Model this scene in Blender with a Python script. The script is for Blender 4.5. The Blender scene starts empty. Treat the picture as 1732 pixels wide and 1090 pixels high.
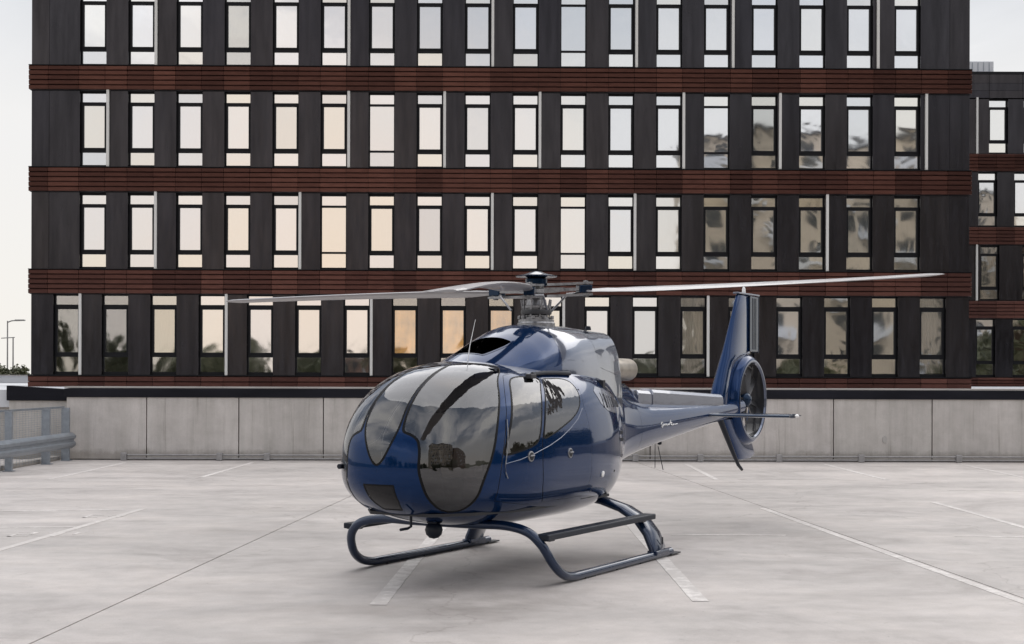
import bpy, bmesh, math, random
import numpy as np
from mathutils import Vector, Matrix
random.seed(7)
SC = bpy.context.scene
COL = SC.collection
PI = math.pi

# ---------------------------------------------------------------- camera
EYE = 2.02                       # metres above the deck
FPX = 2473.0                     # focal length in pixels of the 1732 px wide photograph
cam_d = bpy.data.cameras.new('camera'); cam = bpy.data.objects.new('camera', cam_d); COL.objects.link(cam)
cam.location = (0, 0, EYE)
cam.rotation_euler = (PI/2, 0, 0)
cam.rotation_euler = (Matrix.Rotation(PI/2, 4, 'X') @ Matrix.Rotation(0.0028, 4, 'Z')).to_euler()
cam_d.sensor_width = 36; cam_d.lens = FPX/1732*36
cam_d.shift_y = 95/1732
cam_d.clip_start = 0.1; cam_d.clip_end = 4000
SC.camera = cam

# ---------------------------------------------------------------- sky, sun, exposure
SUN_EL, SUN_AZ = math.radians(60), math.radians(25)     # azimuth from +Y clockwise: high, over the office block
world = bpy.data.worlds.new('World'); SC.world = world; world.use_nodes = True
wn = world.node_tree; wn.nodes.clear()
def N(tree, kind, **kw):
    n = tree.nodes.new(kind)
    for k, v in kw.items():
        if k.startswith('i_'): n.inputs[k[2:].replace('_', ' ')].default_value = v
        else: setattr(n, k, v)
    return n
def math_node(tree, op, a, b=None, c=None, clamp=False):
    n = tree.nodes.new('ShaderNodeMath'); n.operation = op; n.use_clamp = clamp
    for i, v in enumerate((a, b, c)):
        if v is None: continue
        if isinstance(v, (int, float)): n.inputs[i].default_value = v
        else: tree.links.new(v, n.inputs[i])
    return n.outputs[0]
def mix_col(tree, fac, a, b, blend='MIX'):
    n = tree.nodes.new('ShaderNodeMix'); n.data_type = 'RGBA'; n.blend_type = blend
    for i, v in ((0, fac), (6, a), (7, b)):
        if isinstance(v, (int, float)): n.inputs[i].default_value = v
        elif isinstance(v, tuple): n.inputs[i].default_value = v if len(v) == 4 else v+(1,)
        else: tree.links.new(v, n.inputs[i])
    return n.outputs[2]
def ramp(tree, fac, stops):
    n = tree.nodes.new('ShaderNodeValToRGB'); cr = n.color_ramp
    while len(cr.elements) < len(stops): cr.elements.new(0.5)
    for e, (p, c) in zip(cr.elements, stops):
        e.position = p; e.color = c if len(c) == 4 else tuple(c)+(1,)
    tree.links.new(fac, n.inputs[0]); return n.outputs[0]
sky = N(wn, 'ShaderNodeTexSky'); sky.sky_type = 'NISHITA'; sky.sun_disc = False
sky.sun_elevation = SUN_EL; sky.sun_rotation = SUN_AZ; sky.air_density = 1.3; sky.dust_density = 2.5
tc = N(wn, 'ShaderNodeTexCoord'); sep = N(wn, 'ShaderNodeSeparateXYZ'); wn.links.new(tc.outputs['Generated'], sep.inputs[0])
X_, Y_, Z_ = sep.outputs
zz = math_node(wn, 'ADD', math_node(wn, 'MAXIMUM', Z_, 0.0), 0.16)
cx = math_node(wn, 'DIVIDE', X_, zz); cy = math_node(wn, 'DIVIDE', Y_, zz)
cmb = N(wn, 'ShaderNodeCombineXYZ')
wn.links.new(math_node(wn, 'ADD', math_node(wn, 'MULTIPLY', cx, .8), math_node(wn, 'MULTIPLY', cy, .55)), cmb.inputs[0])
wn.links.new(math_node(wn, 'ADD', math_node(wn, 'MULTIPLY', cx, -.16), math_node(wn, 'MULTIPLY', cy, .3)), cmb.inputs[1])
nz = N(wn, 'ShaderNodeTexNoise', i_Scale=1.25, i_Detail=6.0, i_Roughness=.55, i_Distortion=.5); wn.links.new(cmb.outputs[0], nz.inputs['Vector'])
CL = 9.2
cloud = ramp(wn, nz.outputs['Fac'], [(0.36, (.22*CL, .26*CL, .34*CL)), (0.46, (.42*CL, .47*CL, .56*CL)), (0.54, (.90*CL, .90*CL, .93*CL)), (0.64, (1.35*CL, 1.31*CL, 1.24*CL))])
cover = ramp(wn, nz.outputs['Fac'], [(0.30, (.75,)*3), (0.5, (1,)*3)])
skyc = mix_col(wn, cover, sky.outputs[0], cloud)
# towards the horizon the cloud closes to an even pale veil, warmer on the side of the low light (behind the camera)
veil = mix_col(wn, math_node(wn, 'MULTIPLY_ADD', Y_, -.9, .35, clamp=True), (.66*CL, .655*CL, .65*CL), (.72*CL, .71*CL, .69*CL))
warm = mix_col(wn, ramp(wn, Z_, [(0.04, (1,)*3), (0.15, (0,)*3)]), veil, mix_col(wn, math_node(wn, 'MULTIPLY_ADD', Y_, -.9, .15, clamp=True), (.68*CL, .66*CL, .625*CL), (.74*CL, .68*CL, .61*CL)))
fin_c = mix_col(wn, ramp(wn, Z_, [(0.17, (1,)*3), (0.40, (0,)*3)]), skyc, warm)
dt = N(wn, 'ShaderNodeVectorMath', operation='DOT_PRODUCT'); wn.links.new(tc.outputs['Generated'], dt.inputs[0]); dt.inputs[1].default_value = Vector((-.10, -1, .10)).normalized()
fin_c = mix_col(wn, ramp(wn, dt.outputs['Value'], [(.980, (0,)*3), (.995, (.19,)*3), (1.0, (.32,)*3)]), fin_c, (1.0*CL, .70*CL, .50*CL))   # low glow through the cloud
bg = N(wn, 'ShaderNodeBackground', i_Strength=.1); wn.links.new(fin_c, bg.inputs[0])
wo = N(wn, 'ShaderNodeOutputWorld'); wn.links.new(bg.outputs[0], wo.inputs[0])

sun_d = bpy.data.lights.new('sun', 'SUN'); sun = bpy.data.objects.new('sun', sun_d); COL.objects.link(sun)
sun_d.energy = 1.5; sun_d.angle = math.radians(80); sun_d.color = (1, .95, .88)
sd = Vector((math.sin(SUN_AZ)*math.cos(SUN_EL), math.cos(SUN_AZ)*math.cos(SUN_EL), math.sin(SUN_EL)))
sun.rotation_euler = sd.to_track_quat('Z', 'Y').to_euler()
vs = SC.view_settings; vs.view_transform = 'Standard'; vs.look = 'None'; vs.gamma = 1; vs.exposure = 0.56; vs.use_curve_mapping = False

# ---------------------------------------------------------------- materials
def mat(name, color=(.5,)*3, rough=.5, metal=0.0, coat=0.0, spec=.5, ior=None):
    m = bpy.data.materials.new(name); m.use_nodes = True
    b = m.node_tree.nodes['Principled BSDF']
    b.inputs['Base Color'].default_value = tuple(color)+(1,)
    b.inputs['Roughness'].default_value = rough; b.inputs['Metallic'].default_value = metal
    b.inputs['Coat Weight'].default_value = coat; b.inputs['Coat Roughness'].default_value = .02
    b.inputs['Specular IOR Level'].default_value = spec
    return m, m.node_tree, b
def objvec(t, scale=(1, 1, 1), kind='Object'):
    c = N(t, 'ShaderNodeTexCoord'); mp = N(t, 'ShaderNodeMapping'); mp.inputs['Scale'].default_value = scale
    t.links.new(c.outputs[kind], mp.inputs[0]); return mp.outputs[0]
def worldvec(t, scale=(1, 1, 1)):
    c = N(t, 'ShaderNodeNewGeometry'); mp = N(t, 'ShaderNodeMapping'); mp.inputs['Scale'].default_value = scale
    t.links.new(c.outputs['Position'], mp.inputs[0]); return mp.outputs[0]
def noise(t, vec, scale, detail=4, rough=.5, dist=0):
    n = N(t, 'ShaderNodeTexNoise', i_Scale=scale, i_Detail=detail, i_Roughness=rough, i_Distortion=dist)
    t.links.new(vec, n.inputs['Vector']); return n.outputs['Fac']
def bump(t, b, h, strength=.3, dist=.01, coat=False):
    n = N(t, 'ShaderNodeBump', i_Strength=strength, i_Distance=dist); t.links.new(h, n.inputs['Height'])
    t.links.new(n.outputs[0], b.inputs['Normal'])
    if coat: t.links.new(n.outputs[0], b.inputs['Coat Normal'])
    return n
def vary(m, t, b, base, vec, scale, amt, detail=4, rough=.55):
    """base colour times 1 +- amt by noise, kept as a plain albedo variation"""
    f = noise(t, vec, scale, detail, rough)
    g = ramp(t, f, [(.3, (1-amt,)*3), (.7, (1+amt*.6,)*3)])
    c = mix_col(t, 1.0, base, g, 'MULTIPLY'); t.links.new(c, b.inputs['Base Color']); return c, f

M = {}
def concrete(name, base, rough, streak, amt):
    m, t, b = mat(name, base, rough)
    c, f = vary(m, t, b, tuple(base), worldvec(t, streak), .45, amt, 6, .6)
    f2 = noise(t, worldvec(t, (1, 1, 1)), 3.2, 6, .65)
    c = mix_col(t, 1.0, c, ramp(t, f2, [(.3, (.88, .875, .87)), (.72, (1.07, 1.07, 1.075))]), 'MULTIPLY')
    f3 = noise(t, worldvec(t), 60, 3, .6)
    c = mix_col(t, 1.0, c, ramp(t, f3, [(.3, (.93,)*3), (.7, (1.05,)*3)]), 'MULTIPLY')
    t.links.new(c, b.inputs['Base Color'])
    bump(t, b, f3, .15, .004); return m, t, b, c
m, t, b, c = concrete('deck_concrete', (.462, .432, .415), .62, (.22, 1.0, 1), .16)
# tyre-darkened and trowel streaks lying across the bays, small pits, faint hairline stains
s1 = noise(t, worldvec(t, (.5, 1.7, 1)), .9, 7, .66, .5)
c = mix_col(t, 1.0, c, ramp(t, s1, [(.34, (.87, .865, .86)), (.48, (.97,)*3), (.66, (1.03,)*3)]), 'MULTIPLY')
s2 = noise(t, worldvec(t, (1, 1, 1)), 14, 2, .5)
c = mix_col(t, 1.0, c, ramp(t, s2, [(.24, (.72,)*3), (.30, (1,)*3)]), 'MULTIPLY')
big = noise(t, worldvec(t, (1, .6, 1)), .16, 3, .5)
c = mix_col(t, 1.0, c, ramp(t, big, [(.35, (.9, .9, .9)), (.65, (1.06, 1.05, 1.05))]), 'MULTIPLY')
t.links.new(c, b.inputs['Base Color'])
t.links.new(ramp(t, s1, [(.3, (.42,)*3), (.65, (.68,)*3)]), b.inputs['Roughness'])
pt = noise(t, worldvec(t, (1, 1, 1)), .42, 8, .72, .6)
c = mix_col(t, 1.0, c, ramp(t, pt, [(.34, (.76, .75, .745)), (.46, (.95,)*3), (.60, (1.07, 1.06, 1.05))]), 'MULTIPLY')
oil = N(t, 'ShaderNodeTexVoronoi', i_Scale=.55, i_Randomness=1.0); od = N(t, 'ShaderNodeVectorMath', operation='ADD'); on = N(t, 'ShaderNodeTexNoise', i_Scale=5.0, i_Detail=4.0)
t.links.new(worldvec(t), on.inputs['Vector']); osc = N(t, 'ShaderNodeVectorMath', operation='SCALE'); osc.inputs[3].default_value = .18; t.links.new(on.outputs['Color'], osc.inputs[0])
t.links.new(worldvec(t), od.inputs[0]); t.links.new(osc.outputs[0], od.inputs[1]); t.links.new(od.outputs[0], oil.inputs['Vector'])
c = mix_col(t, 1.0, c, ramp(t, oil.outputs['Distance'], [(.02, (.66, .65, .64)), (.075, (1,)*3)]), 'MULTIPLY')
vo = N(t, 'ShaderNodeTexVoronoi', i_Scale=.16); vo.feature = 'DISTANCE_TO_EDGE'
nn_ = N(t, 'ShaderNodeTexNoise', i_Scale=1.6, i_Detail=5.0); t.links.new(worldvec(t), nn_.inputs['Vector'])
ad = N(t, 'ShaderNodeVectorMath', operation='ADD'); t.links.new(worldvec(t), ad.inputs[0]); t.links.new(nn_.outputs['Color'], ad.inputs[1]); t.links.new(ad.outputs[0], vo.inputs['Vector'])
c = mix_col(t, 1.0, c, ramp(t, vo.outputs['Distance'], [(.0, (.80, .79, .78)), (.0035, (1,)*3)]), 'MULTIPLY')
t.links.new(c, b.inputs['Base Color'])
M['deck'] = m
m, t, b, c = concrete('wall_concrete', (.53, .50, .475), .75, (1.5, 1.5, .35), .13)
v = noise(t, worldvec(t, (5, 5, .3)), 1.0, 5, .6)
c = mix_col(t, 1.0, c, ramp(t, v, [(.32, (.87, .87, .86)), (.55, (1,)*3), (.75, (1.08,)*3)]), 'MULTIPLY')
dr = noise(t, worldvec(t, (7, 7, .22)), 1.0, 6, .75)
gp_ = N(t, 'ShaderNodeNewGeometry'); sz = N(t, 'ShaderNodeSeparateXYZ'); t.links.new(gp_.outputs['Position'], sz.inputs[0])
c = mix_col(t, 1.0, c, ramp(t, dr, [(.34, (.74, .73, .71)), (.43, (1,)*3)]), 'MULTIPLY')       # run-off stains
gz = math_node(t, 'ADD', sz.outputs[2], math_node(t, 'MULTIPLY', noise(t, worldvec(t, (1, 1, 1)), 5, 5, .7), -.30))
c = mix_col(t, 1.0, c, ramp(t, gz, [(.0, (.70, .69, .67)), (.12, (1,)*3)]), 'MULTIPLY')         # splash dirt along the foot
oi = N(t, 'ShaderNodeObjectInfo')
c = mix_col(t, 1.0, c, ramp(t, oi.outputs['Random'], [(0, (.94, .94, .93)), (1, (1.04, 1.03, 1.03))]), 'MULTIPLY')
t.links.new(c, b.inputs['Base Color']); M['wallc'] = m
m, t, b = mat('worn_white_paint', (.62, .60, .59), .6)
w = noise(t, worldvec(t), 7, 6, .7); w2 = noise(t, worldvec(t, (1, .4, 1)), 1.1, 3, .5)
ww = math_node(t, 'ADD', math_node(t, 'MULTIPLY', w, .7), math_node(t, 'MULTIPLY', w2, .5))
t.links.new(mix_col(t, ramp(t, ww, [(.50, (0,)*3), (.62, (.95,)*3)]), (.64, .61, .59), (.462, .432, .415)), b.inputs['Base Color']); M['paint'] = m
m, t, b = mat('dark_joint', (.22, .21, .2), .9); M['joint'] = m
m, t, b = mat('black_membrane', (.022, .023, .03), .6, spec=.1); c, f = vary(m, t, b, (.013, .013, .018), worldvec(t, (.4, 1, 2)), 1.5, .35); M['membrane'] = m
m, t, b = mat('pale_trim', (.42, .40, .38), .5); vary(m, t, b, (.42, .40, .38), worldvec(t, (.5, 1, 1)), 1.2, .2); M['trim'] = m
m, t, b = mat('white_roof', (.62, .63, .66), .6); vary(m, t, b, (.62, .63, .66), worldvec(t, (.3, .3, 1)), .4, .08); M['roofw'] = m
m, t, b = mat('galvanised', (.33, .36, .40), .42, .75)
c, f = vary(m, t, b, (.30, .33, .37), worldvec(t), 9, .18, 5); t.links.new(ramp(t, f, [(.3, (.34,)*3), (.7, (.52,)*3)]), b.inputs['Roughness']); M['galv'] = m
m, t, b = mat('rail_metal', (.23, .22, .22), .5, .3); vary(m, t, b, (.30, .29, .29), worldvec(t), 8, .2); M['pipe'] = m
# facade
m, t, b = mat('graphite_panel', (.05,)*3, .3, .85)
oi = N(t, 'ShaderNodeObjectInfo')
c, f = vary(m, t, b, (.040, .038, .043), worldvec(t, (2.6, 2.6, .25)), 1.6, .28)
c = mix_col(t, 1.0, c, ramp(t, oi.outputs['Random'], [(0, (.86, .86, .90)), (.6, (1,)*3), (1, (1.1, 1.05, 1.0))]), 'MULTIPLY'); t.links.new(c, b.inputs['Base Color'])
f2 = noise(t, worldvec(t, (.7, .7, .9)), .8, 2, .4); bump(t, b, f2, .25, .03)
t.links.new(ramp(t, noise(t, worldvec(t, (1, 1, .2)), 7, 4, .6), [(.3, (.15,)*3), (.7, (.28,)*3)]), b.inputs['Roughness']); M['panel'] = m
m, t, b = mat('frame_black', (.010, .010, .012), .4, spec=.15); M['frame'] = m
m, t, b = mat('core_black', (.010, .010, .012), .8); M['core'] = m
m, t, b = mat('rust_slat', (.1, .04, .03), .34, .82)
oi = N(t, 'ShaderNodeObjectInfo'); at = N(t, 'ShaderNodeAttribute'); at.attribute_name = 'tone'
tone = math_node(t, 'ADD', math_node(t, 'MULTIPLY', oi.outputs['Alpha'], 0.0), at.outputs['Fac'])
sp = N(t, 'ShaderNodeSeparateColor'); t.links.new(oi.outputs['Color'], sp.inputs[0])
tone = math_node(t, 'ADD', tone, sp.outputs[0])
c = ramp(t, tone, [(0, (.048, .021, .018)), (.5, (.100, .043, .034)), (1, (.175, .076, .058))])
f = noise(t, worldvec(t, (1.2, 1.2, 6)), 2.5, 4, .6)
c = mix_col(t, 1.0, c, ramp(t, f, [(.3, (.8,)*3), (.7, (1.12,)*3)]), 'MULTIPLY'); t.links.new(c, b.inputs['Base Color']); M['slat'] = m
m, t, b = mat('pale_strip', (.60, .58, .55), .45); M['strip'] = m
def glass_mat(name, fac, tint, refl=(.95, .955, .965), wob=.004, wscale=.9):
    m = bpy.data.materials.new(name); m.use_nodes = True; t = m.node_tree; t.nodes.clear()
    tr = N(t, 'ShaderNodeBsdfTransparent'); tr.inputs[0].default_value = tint+(1,)
    gl = N(t, 'ShaderNodeBsdfGlossy', i_Roughness=.035); gl.inputs[0].default_value = refl+(1,)
    oi = N(t, 'ShaderNodeObjectInfo')
    add = N(t, 'ShaderNodeVectorMath', operation='ADD'); g = N(t, 'ShaderNodeNewGeometry')
    sc = N(t, 'ShaderNodeVectorMath', operation='SCALE'); sc.inputs[3].default_value = 40
    t.links.new(oi.outputs['Random'], sc.inputs[0]); t.links.new(g.outputs['Position'], add.inputs[0]); t.links.new(sc.outputs[0], add.inputs[1])
    h = noise(t, add.outputs[0], wscale, 2, .5, .4)
    bp = N(t, 'ShaderNodeBump', i_Strength=1.0, i_Distance=wob); t.links.new(h, bp.inputs['Height'])
    t.links.new(bp.outputs[0], gl.inputs['Normal'])
    mx = N(t, 'ShaderNodeMixShader'); mx.inputs[0].default_value = fac
    # real panes are never quite equal: coating tone and tilt differ
    c = ramp(t, oi.outputs['Random'], [(0, (.80*refl[0], .83*refl[1], .88*refl[2])), (.3, refl), (.55, (.93*refl[0], .95*refl[1], refl[2])), (.8, (refl[0], refl[1]*.975, refl[2]*.91)), (1, tuple(.86*k for k in refl))])
    t.links.new(c, gl.inputs[0])
    t.links.new(tr.outputs[0], mx.inputs[1]); t.links.new(gl.outputs[0], mx.inputs[2])
    o = N(t, 'ShaderNodeOutputMaterial'); t.links.new(mx.outputs[0], o.inputs[0]); return m
M['glass'] = glass_mat('coated_glass', .80, (.55, .57, .58))
M['glassw'] = glass_mat('rippled_glass', .62, (.7, .7, .68), (.86, .86, .83), .008, .7)
M['glassc'] = glass_mat('clear_glass', .30, (.85, .85, .83), wob=.008)
m, t, b = mat('curtain_cloth', (.5, .47, .42), .9); vary(m, t, b, (.46, .43, .38), objvec(t, (9, 1, .4)), 2, .35); M['curtain'] = m
m, t, b = mat('cream_blind', (.75, .68, .52), .8); M['cream'] = m
m, t, b = mat('glowing_amber_blind', (.62, .40, .16), .8); c, f = vary(m, t, b, (.60, .31, .09), objvec(t, (2, 1, 1)), 1.5, .45); M['amber'] = m
t.links.new(c, b.inputs['Emission Color']); b.inputs['Emission Strength'].default_value = .75   # amber window glow put into the blind itself as emission
m, t, b = mat('peach_blind', (.78, .55, .40), .8); M['peach'] = m
m, t, b = mat('room_dark', (.05, .045, .045), .9); M['room'] = m

# helicopter
def paint(name, base, metal, rough, cw=.65, cior=1.34, sp=.05):
    m, t, b = mat(name, base, rough, metal, 1.0)
    b.inputs['Coat IOR'].default_value = cior; b.inputs['Coat Weight'].default_value = cw; b.inputs['Specular IOR Level'].default_value = sp
    fl = N(t, 'ShaderNodeTexVoronoi', i_Scale=900.0); t.links.new(objvec(t), fl.inputs['Vector'])
    c = mix_col(t, 1.0, tuple(base), ramp(t, fl.outputs['Distance'], [(0, (1.15,)*3), (.6, (.85,)*3)]), 'MULTIPLY')
    geo = N(t, 'ShaderNodeNewGeometry')
    c = mix_col(t, geo.outputs['Backfacing'], c, (.03, .03, .033)); t.links.new(c, b.inputs['Base Color'])
    t.links.new(math_node(t, 'MULTIPLY', math_node(t, 'SUBTRACT', 1.0, geo.outputs['Backfacing']), metal), b.inputs['Metallic'])
    w = noise(t, objvec(t), 2.2, 2, .5)
    bp = N(t, 'ShaderNodeBump', i_Strength=.5, i_Distance=.004); t.links.new(w, bp.inputs['Height'])
    t.links.new(bp.outputs[0], b.inputs['Coat Normal']); t.links.new(bp.outputs[0], b.inputs['Normal'])
    return m
M['blue'] = paint('metallic_blue', (.004, .027, .098), .45, .12)
M['bluedk'] = paint('metallic_navy', (.006, .022, .055), .5, .2)
M['silver'] = paint('silver_sky_sheen', (.12, .14, .20), .7, .15, .9, 1.4, .3)
M['pale'] = paint('pale_metal_sheen', (.30, .31, .36), .6, .25, .8, 1.4, .3)
m, t, b = mat('seal_black', (.008, .008, .009), .45, spec=.12); M['seal'] = m
m, t, b = mat('seam_dark', (.006, .007, .012), .6); M['seam'] = m
m, t, b = mat('black_plastic', (.008, .011, .02), .4, 0, .0, .25); M['plast'] = m
m, t, b = mat('skid_navy', (.004, .017, .052), .2, .4, .5); M['skid'] = m
m, t, b = mat('steel', (.42, .42, .43), .35, .8); vary(m, t, b, (.27, .27, .285), objvec(t), 30, .3); M['steel'] = m
m, t, b = mat('dark_metal', (.05, .05, .055), .45, .5); M['dmetal'] = m
m, t, b = mat('blade_grey', (.27, .26, .27), .35, 0, .2); vary(m, t, b, (.27, .26, .27), objvec(t, (.5, 3, 3)), 2, .12); M['blade'] = m
m, t, b = mat('exhaust_steel', (.42, .36, .29), .36, .8); vary(m, t, b, (.36, .32, .27), objvec(t), 7, .3); M['exh'] = m
m, t, b = mat('white_paint', (.8, .8, .8), .4); M['white'] = m
m, t, b = mat('leather_seat', (.30, .24, .19), .5); M['seat'] = m
m, t, b = mat('cabin_dark', (.03, .03, .033), .7); M['cabin'] = m
m = bpy.data.materials.new('tinted_canopy'); m.use_nodes = True; t = m.node_tree; t.nodes.clear()
tr = N(t, 'ShaderNodeBsdfTransparent'); tr.inputs[0].default_value = (.34, .35, .36, 1)
gl = N(t, 'ShaderNodeBsdfGlossy', i_Roughness=.012); gl.inputs[0].default_value = (.95, .96, 1, 1)
lw = N(t, 'ShaderNodeFresnel', i_IOR=1.62)
h = noise(t, objvec(t), 2.4, 3, .5, .3); bp = N(t, 'ShaderNodeBump', i_Strength=.6, i_Distance=.012); t.links.new(h, bp.inputs['Height'])
t.links.new(bp.outputs[0], gl.inputs['Normal'])
mx = N(t, 'ShaderNodeMixShader'); t.links.new(math_node(t, 'MULTIPLY_ADD', lw.outputs[0], 1.0, .045, clamp=True), mx.inputs[0])
t.links.new(tr.outputs[0], mx.inputs[1]); t.links.new(gl.outputs[0], mx.inputs[2])
o = N(t, 'ShaderNodeOutputMaterial'); t.links.new(mx.outputs[0], o.inputs[0]); M['canopy'] = m
m, t, b = mat('smoked_cover', (.012, .012, .014), .18, spec=.25); M['smoke'] = m
# vegetation
m, t, b = mat('leaf_green', (.06, .08, .03), .6)
g = N(t, 'ShaderNodeNewGeometry')
t.links.new(ramp(t, g.outputs['Random Per Island'], [(0, (.045, .055, .025)), (.5, (.08, .085, .04)), (1, (.13, .125, .07))]), b.inputs['Base Color']); M['leaf'] = m
m, t, b = mat('bark', (.09, .07, .055), .9); M['bark'] = m
m, t, b = mat('meadow', (.07, .08, .045), .95); vary(m, t, b, (.08, .085, .05), worldvec(t), .05, .3); M['meadow'] = m
m, t, b = mat('street_asphalt', (.06,)*3, .9); M['asph'] = m
m, t, b = mat('beige_render', (.5, .43, .34), .85); vary(m, t, b, (.55, .47, .38), worldvec(t, (.2, .2, 1)), .3, .2); M['beige'] = m
m, t, b = mat('brown_brick', (.16, .10, .075), .85); vary(m, t, b, (.17, .10, .075), worldvec(t, (.2, .2, 1)), .4, .3); M['brickb'] = m
m, t, b = mat('dull_glass', (.03, .035, .04), .1); M['dglass'] = m

# ---------------------------------------------------------------- helpers
def tag(o, label=None, cat=None, group=None, kind=None):
    if label: o['label'] = label
    if cat: o['category'] = cat
    if group: o['group'] = group
    if kind: o['kind'] = kind
    return o
def empty(name, loc=(0, 0, 0), rz=0, parent=None):
    o = bpy.data.objects.new(name, None); COL.objects.link(o); o.location = loc; o.rotation_euler = (0, 0, rz)
    o.empty_display_size = .2
    if parent: o.parent = parent
    return o
def link(name, me, m=None, parent=None, loc=(0, 0, 0), rot=(0, 0, 0)):
    if m is not None and not me.materials: me.materials.append(m)
    o = bpy.data.objects.new(name, me); COL.objects.link(o); o.location = loc; o.rotation_euler = rot
    if parent: o.parent = parent
    return o
class MB:
    def __init__(s): s.v = []; s.f = []; s.t = []
    def box(s, x0, x1, y0, y1, z0, z1, ch=0):
        b = len(s.v)
        s.v += [(x0, y0, z0), (x1, y0, z0), (x1, y1, z0), (x0, y1, z0), (x0, y0, z1), (x1, y0, z1), (x1, y1, z1), (x0, y1, z1)]
        s.f += [(b+3, b+2, b+1, b), (b+4, b+5, b+6, b+7), (b, b+1, b+5, b+4), (b+1, b+2, b+6, b+5), (b+2, b+3, b+7, b+6), (b+3, b, b+4, b+7)]
        return s
    def prism(s, prof, axis, a, b_):
        """prof = list of 2D points extruded along axis ('x','y','z') from a to b_"""
        n = len(prof); o = len(s.v)
        def P3(p, k):
            return {'x': (k, p[0], p[1]), 'y': (p[0], k, p[1]), 'z': (p[0], p[1], k)}[axis]
        s.v += [P3(p, a) for p in prof]+[P3(p, b_) for p in prof]
        s.f += [tuple(range(o+n-1, o-1, -1)), tuple(range(o+n, o+2*n))]
        s.f += [(o+i, o+(i+1) % n, o+n+(i+1) % n, o+n+i) for i in range(n)]
        return s
    def tube(s, pts, r, n=12, flat=1.0, up=None, cap=True):
        """swept tube; r number or list; flat squashes across the up direction"""
        pts = [Vector(p) for p in pts]; o = len(s.v); k = len(pts)
        rr = r if isinstance(r, (list, tuple)) else [r]*k
        ref = Vector(up) if up else Vector((0, 0, 1))
        for i, p in enumerate(pts):
            d = (pts[min(i+1, k-1)]-pts[max(i-1, 0)]).normalized()
            a = d.cross(ref)
            if a.length < 1e-3: a = d.cross(Vector((1, 0, 0)))
            a.normalize(); b = a.cross(d).normalized()
            for j in range(n):
                t_ = 2*PI*j/n; s.v.append(tuple(p+a*math.cos(t_)*rr[i]+b*math.sin(t_)*rr[i]*flat))
        for i in range(k-1):
            for j in range(n):
                s.f.append((o+i*n+j, o+i*n+(j+1) % n, o+(i+1)*n+(j+1) % n, o+(i+1)*n+j))
        if cap:
            s.f.append(tuple(o+j for j in range(n-1, -1, -1))); s.f.append(tuple(o+(k-1)*n+j for j in range(n)))
        return s
    def lathe(s, prof, c=(0, 0, 0), axis='z', n=32):
        o = len(s.v); k = len(prof)
        for (r, h) in prof:
            for j in range(n):
                a = 2*PI*j/n; u, v = r*math.cos(a), r*math.sin(a)
                p = (u, v, h) if axis == 'z' else ((u, h, v) if axis == 'y' else (h, u, v))
                s.v.append((c[0]+p[0], c[1]+p[1], c[2]+p[2]))
        for i in range(k-1):
            for j in range(n):
                s.f.append((o+i*n+j, o+i*n+(j+1) % n, o+(i+1)*n+(j+1) % n, o+(i+1)*n+j))
        return s
    def grid(s, rows, closed=False):
        o = len(s.v); n = len(rows[0])
        for r in rows: s.v += [tuple(p) for p in r]
        for i in range(len(rows)-1):
            for j in range(n-(0 if closed else 1)):
                j2 = (j+1) % n
                s.f.append((o+i*n+j, o+i*n+j2, o+(i+1)*n+j2, o+(i+1)*n+j))
        return s
    def mesh(s, name, m=None, smooth=False, bevel=0, recalc=True):
        me = bpy.data.meshes.new(name); me.from_pydata(s.v, [], s.f)
        if recalc or bevel:
            bm = bmesh.new(); bm.from_mesh(me)
            if recalc: bmesh.ops.recalc_face_normals(bm, faces=bm.faces)
            if bevel:
                es = [e for e in bm.edges if len(e.link_faces) == 2 and e.calc_face_angle() > .6]
                bmesh.ops.bevel(bm, geom=es, offset=bevel, segments=2, affect='EDGES', profile=.5)
            bm.to_mesh(me); bm.free()
        if m: me.materials.append(m)
        if smooth:
            me.polygons.foreach_set('use_smooth', [True]*len(me.polygons))
            me.set_sharp_from_angle(angle=smooth if smooth is not True else math.radians(40))
        me.update(); return me
    def obj(s, name, m, parent=None, loc=(0, 0, 0), rot=(0, 0, 0), **kw):
        return link(name, s.mesh(name, m, **kw), None, parent, loc, rot)
def box_obj(name, m, parent, x0, x1, y0, y1, z0, z1, **kw):
    """box whose origin is at its base centre, in the parent's frame"""
    cx_, cy_ = (x0+x1)/2, (y0+y1)/2
    return MB().box(x0-cx_, x1-cx_, y0-cy_, y1-cy_, 0, z1-z0).obj(name, m, parent, (cx_, cy_, z0), **kw)

# measured photograph coordinates -> metres (ground plane, or a vertical plane at distance Y)
def gpt(px, py):
    yy = py-.0028*(px-866); Y = EYE*FPX/(yy-640); return ((px-866)*Y/FPX, Y)
def vx(px, Y): return (px-866)*Y/FPX
def vz(px, py, Y): return EYE-(py-.0028*(px-866)-640)*Y/FPX

# ================================================================ SETTING
g = MB(); g.v = [(-1500, -1500, -6), (1500, -1500, -6), (1500, 2500, -6), (-1500, 2500, -6)]; g.f = [(0, 1, 2, 3)]
tag(g.obj('ground', M['meadow'], recalc=False), kind='structure')
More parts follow.
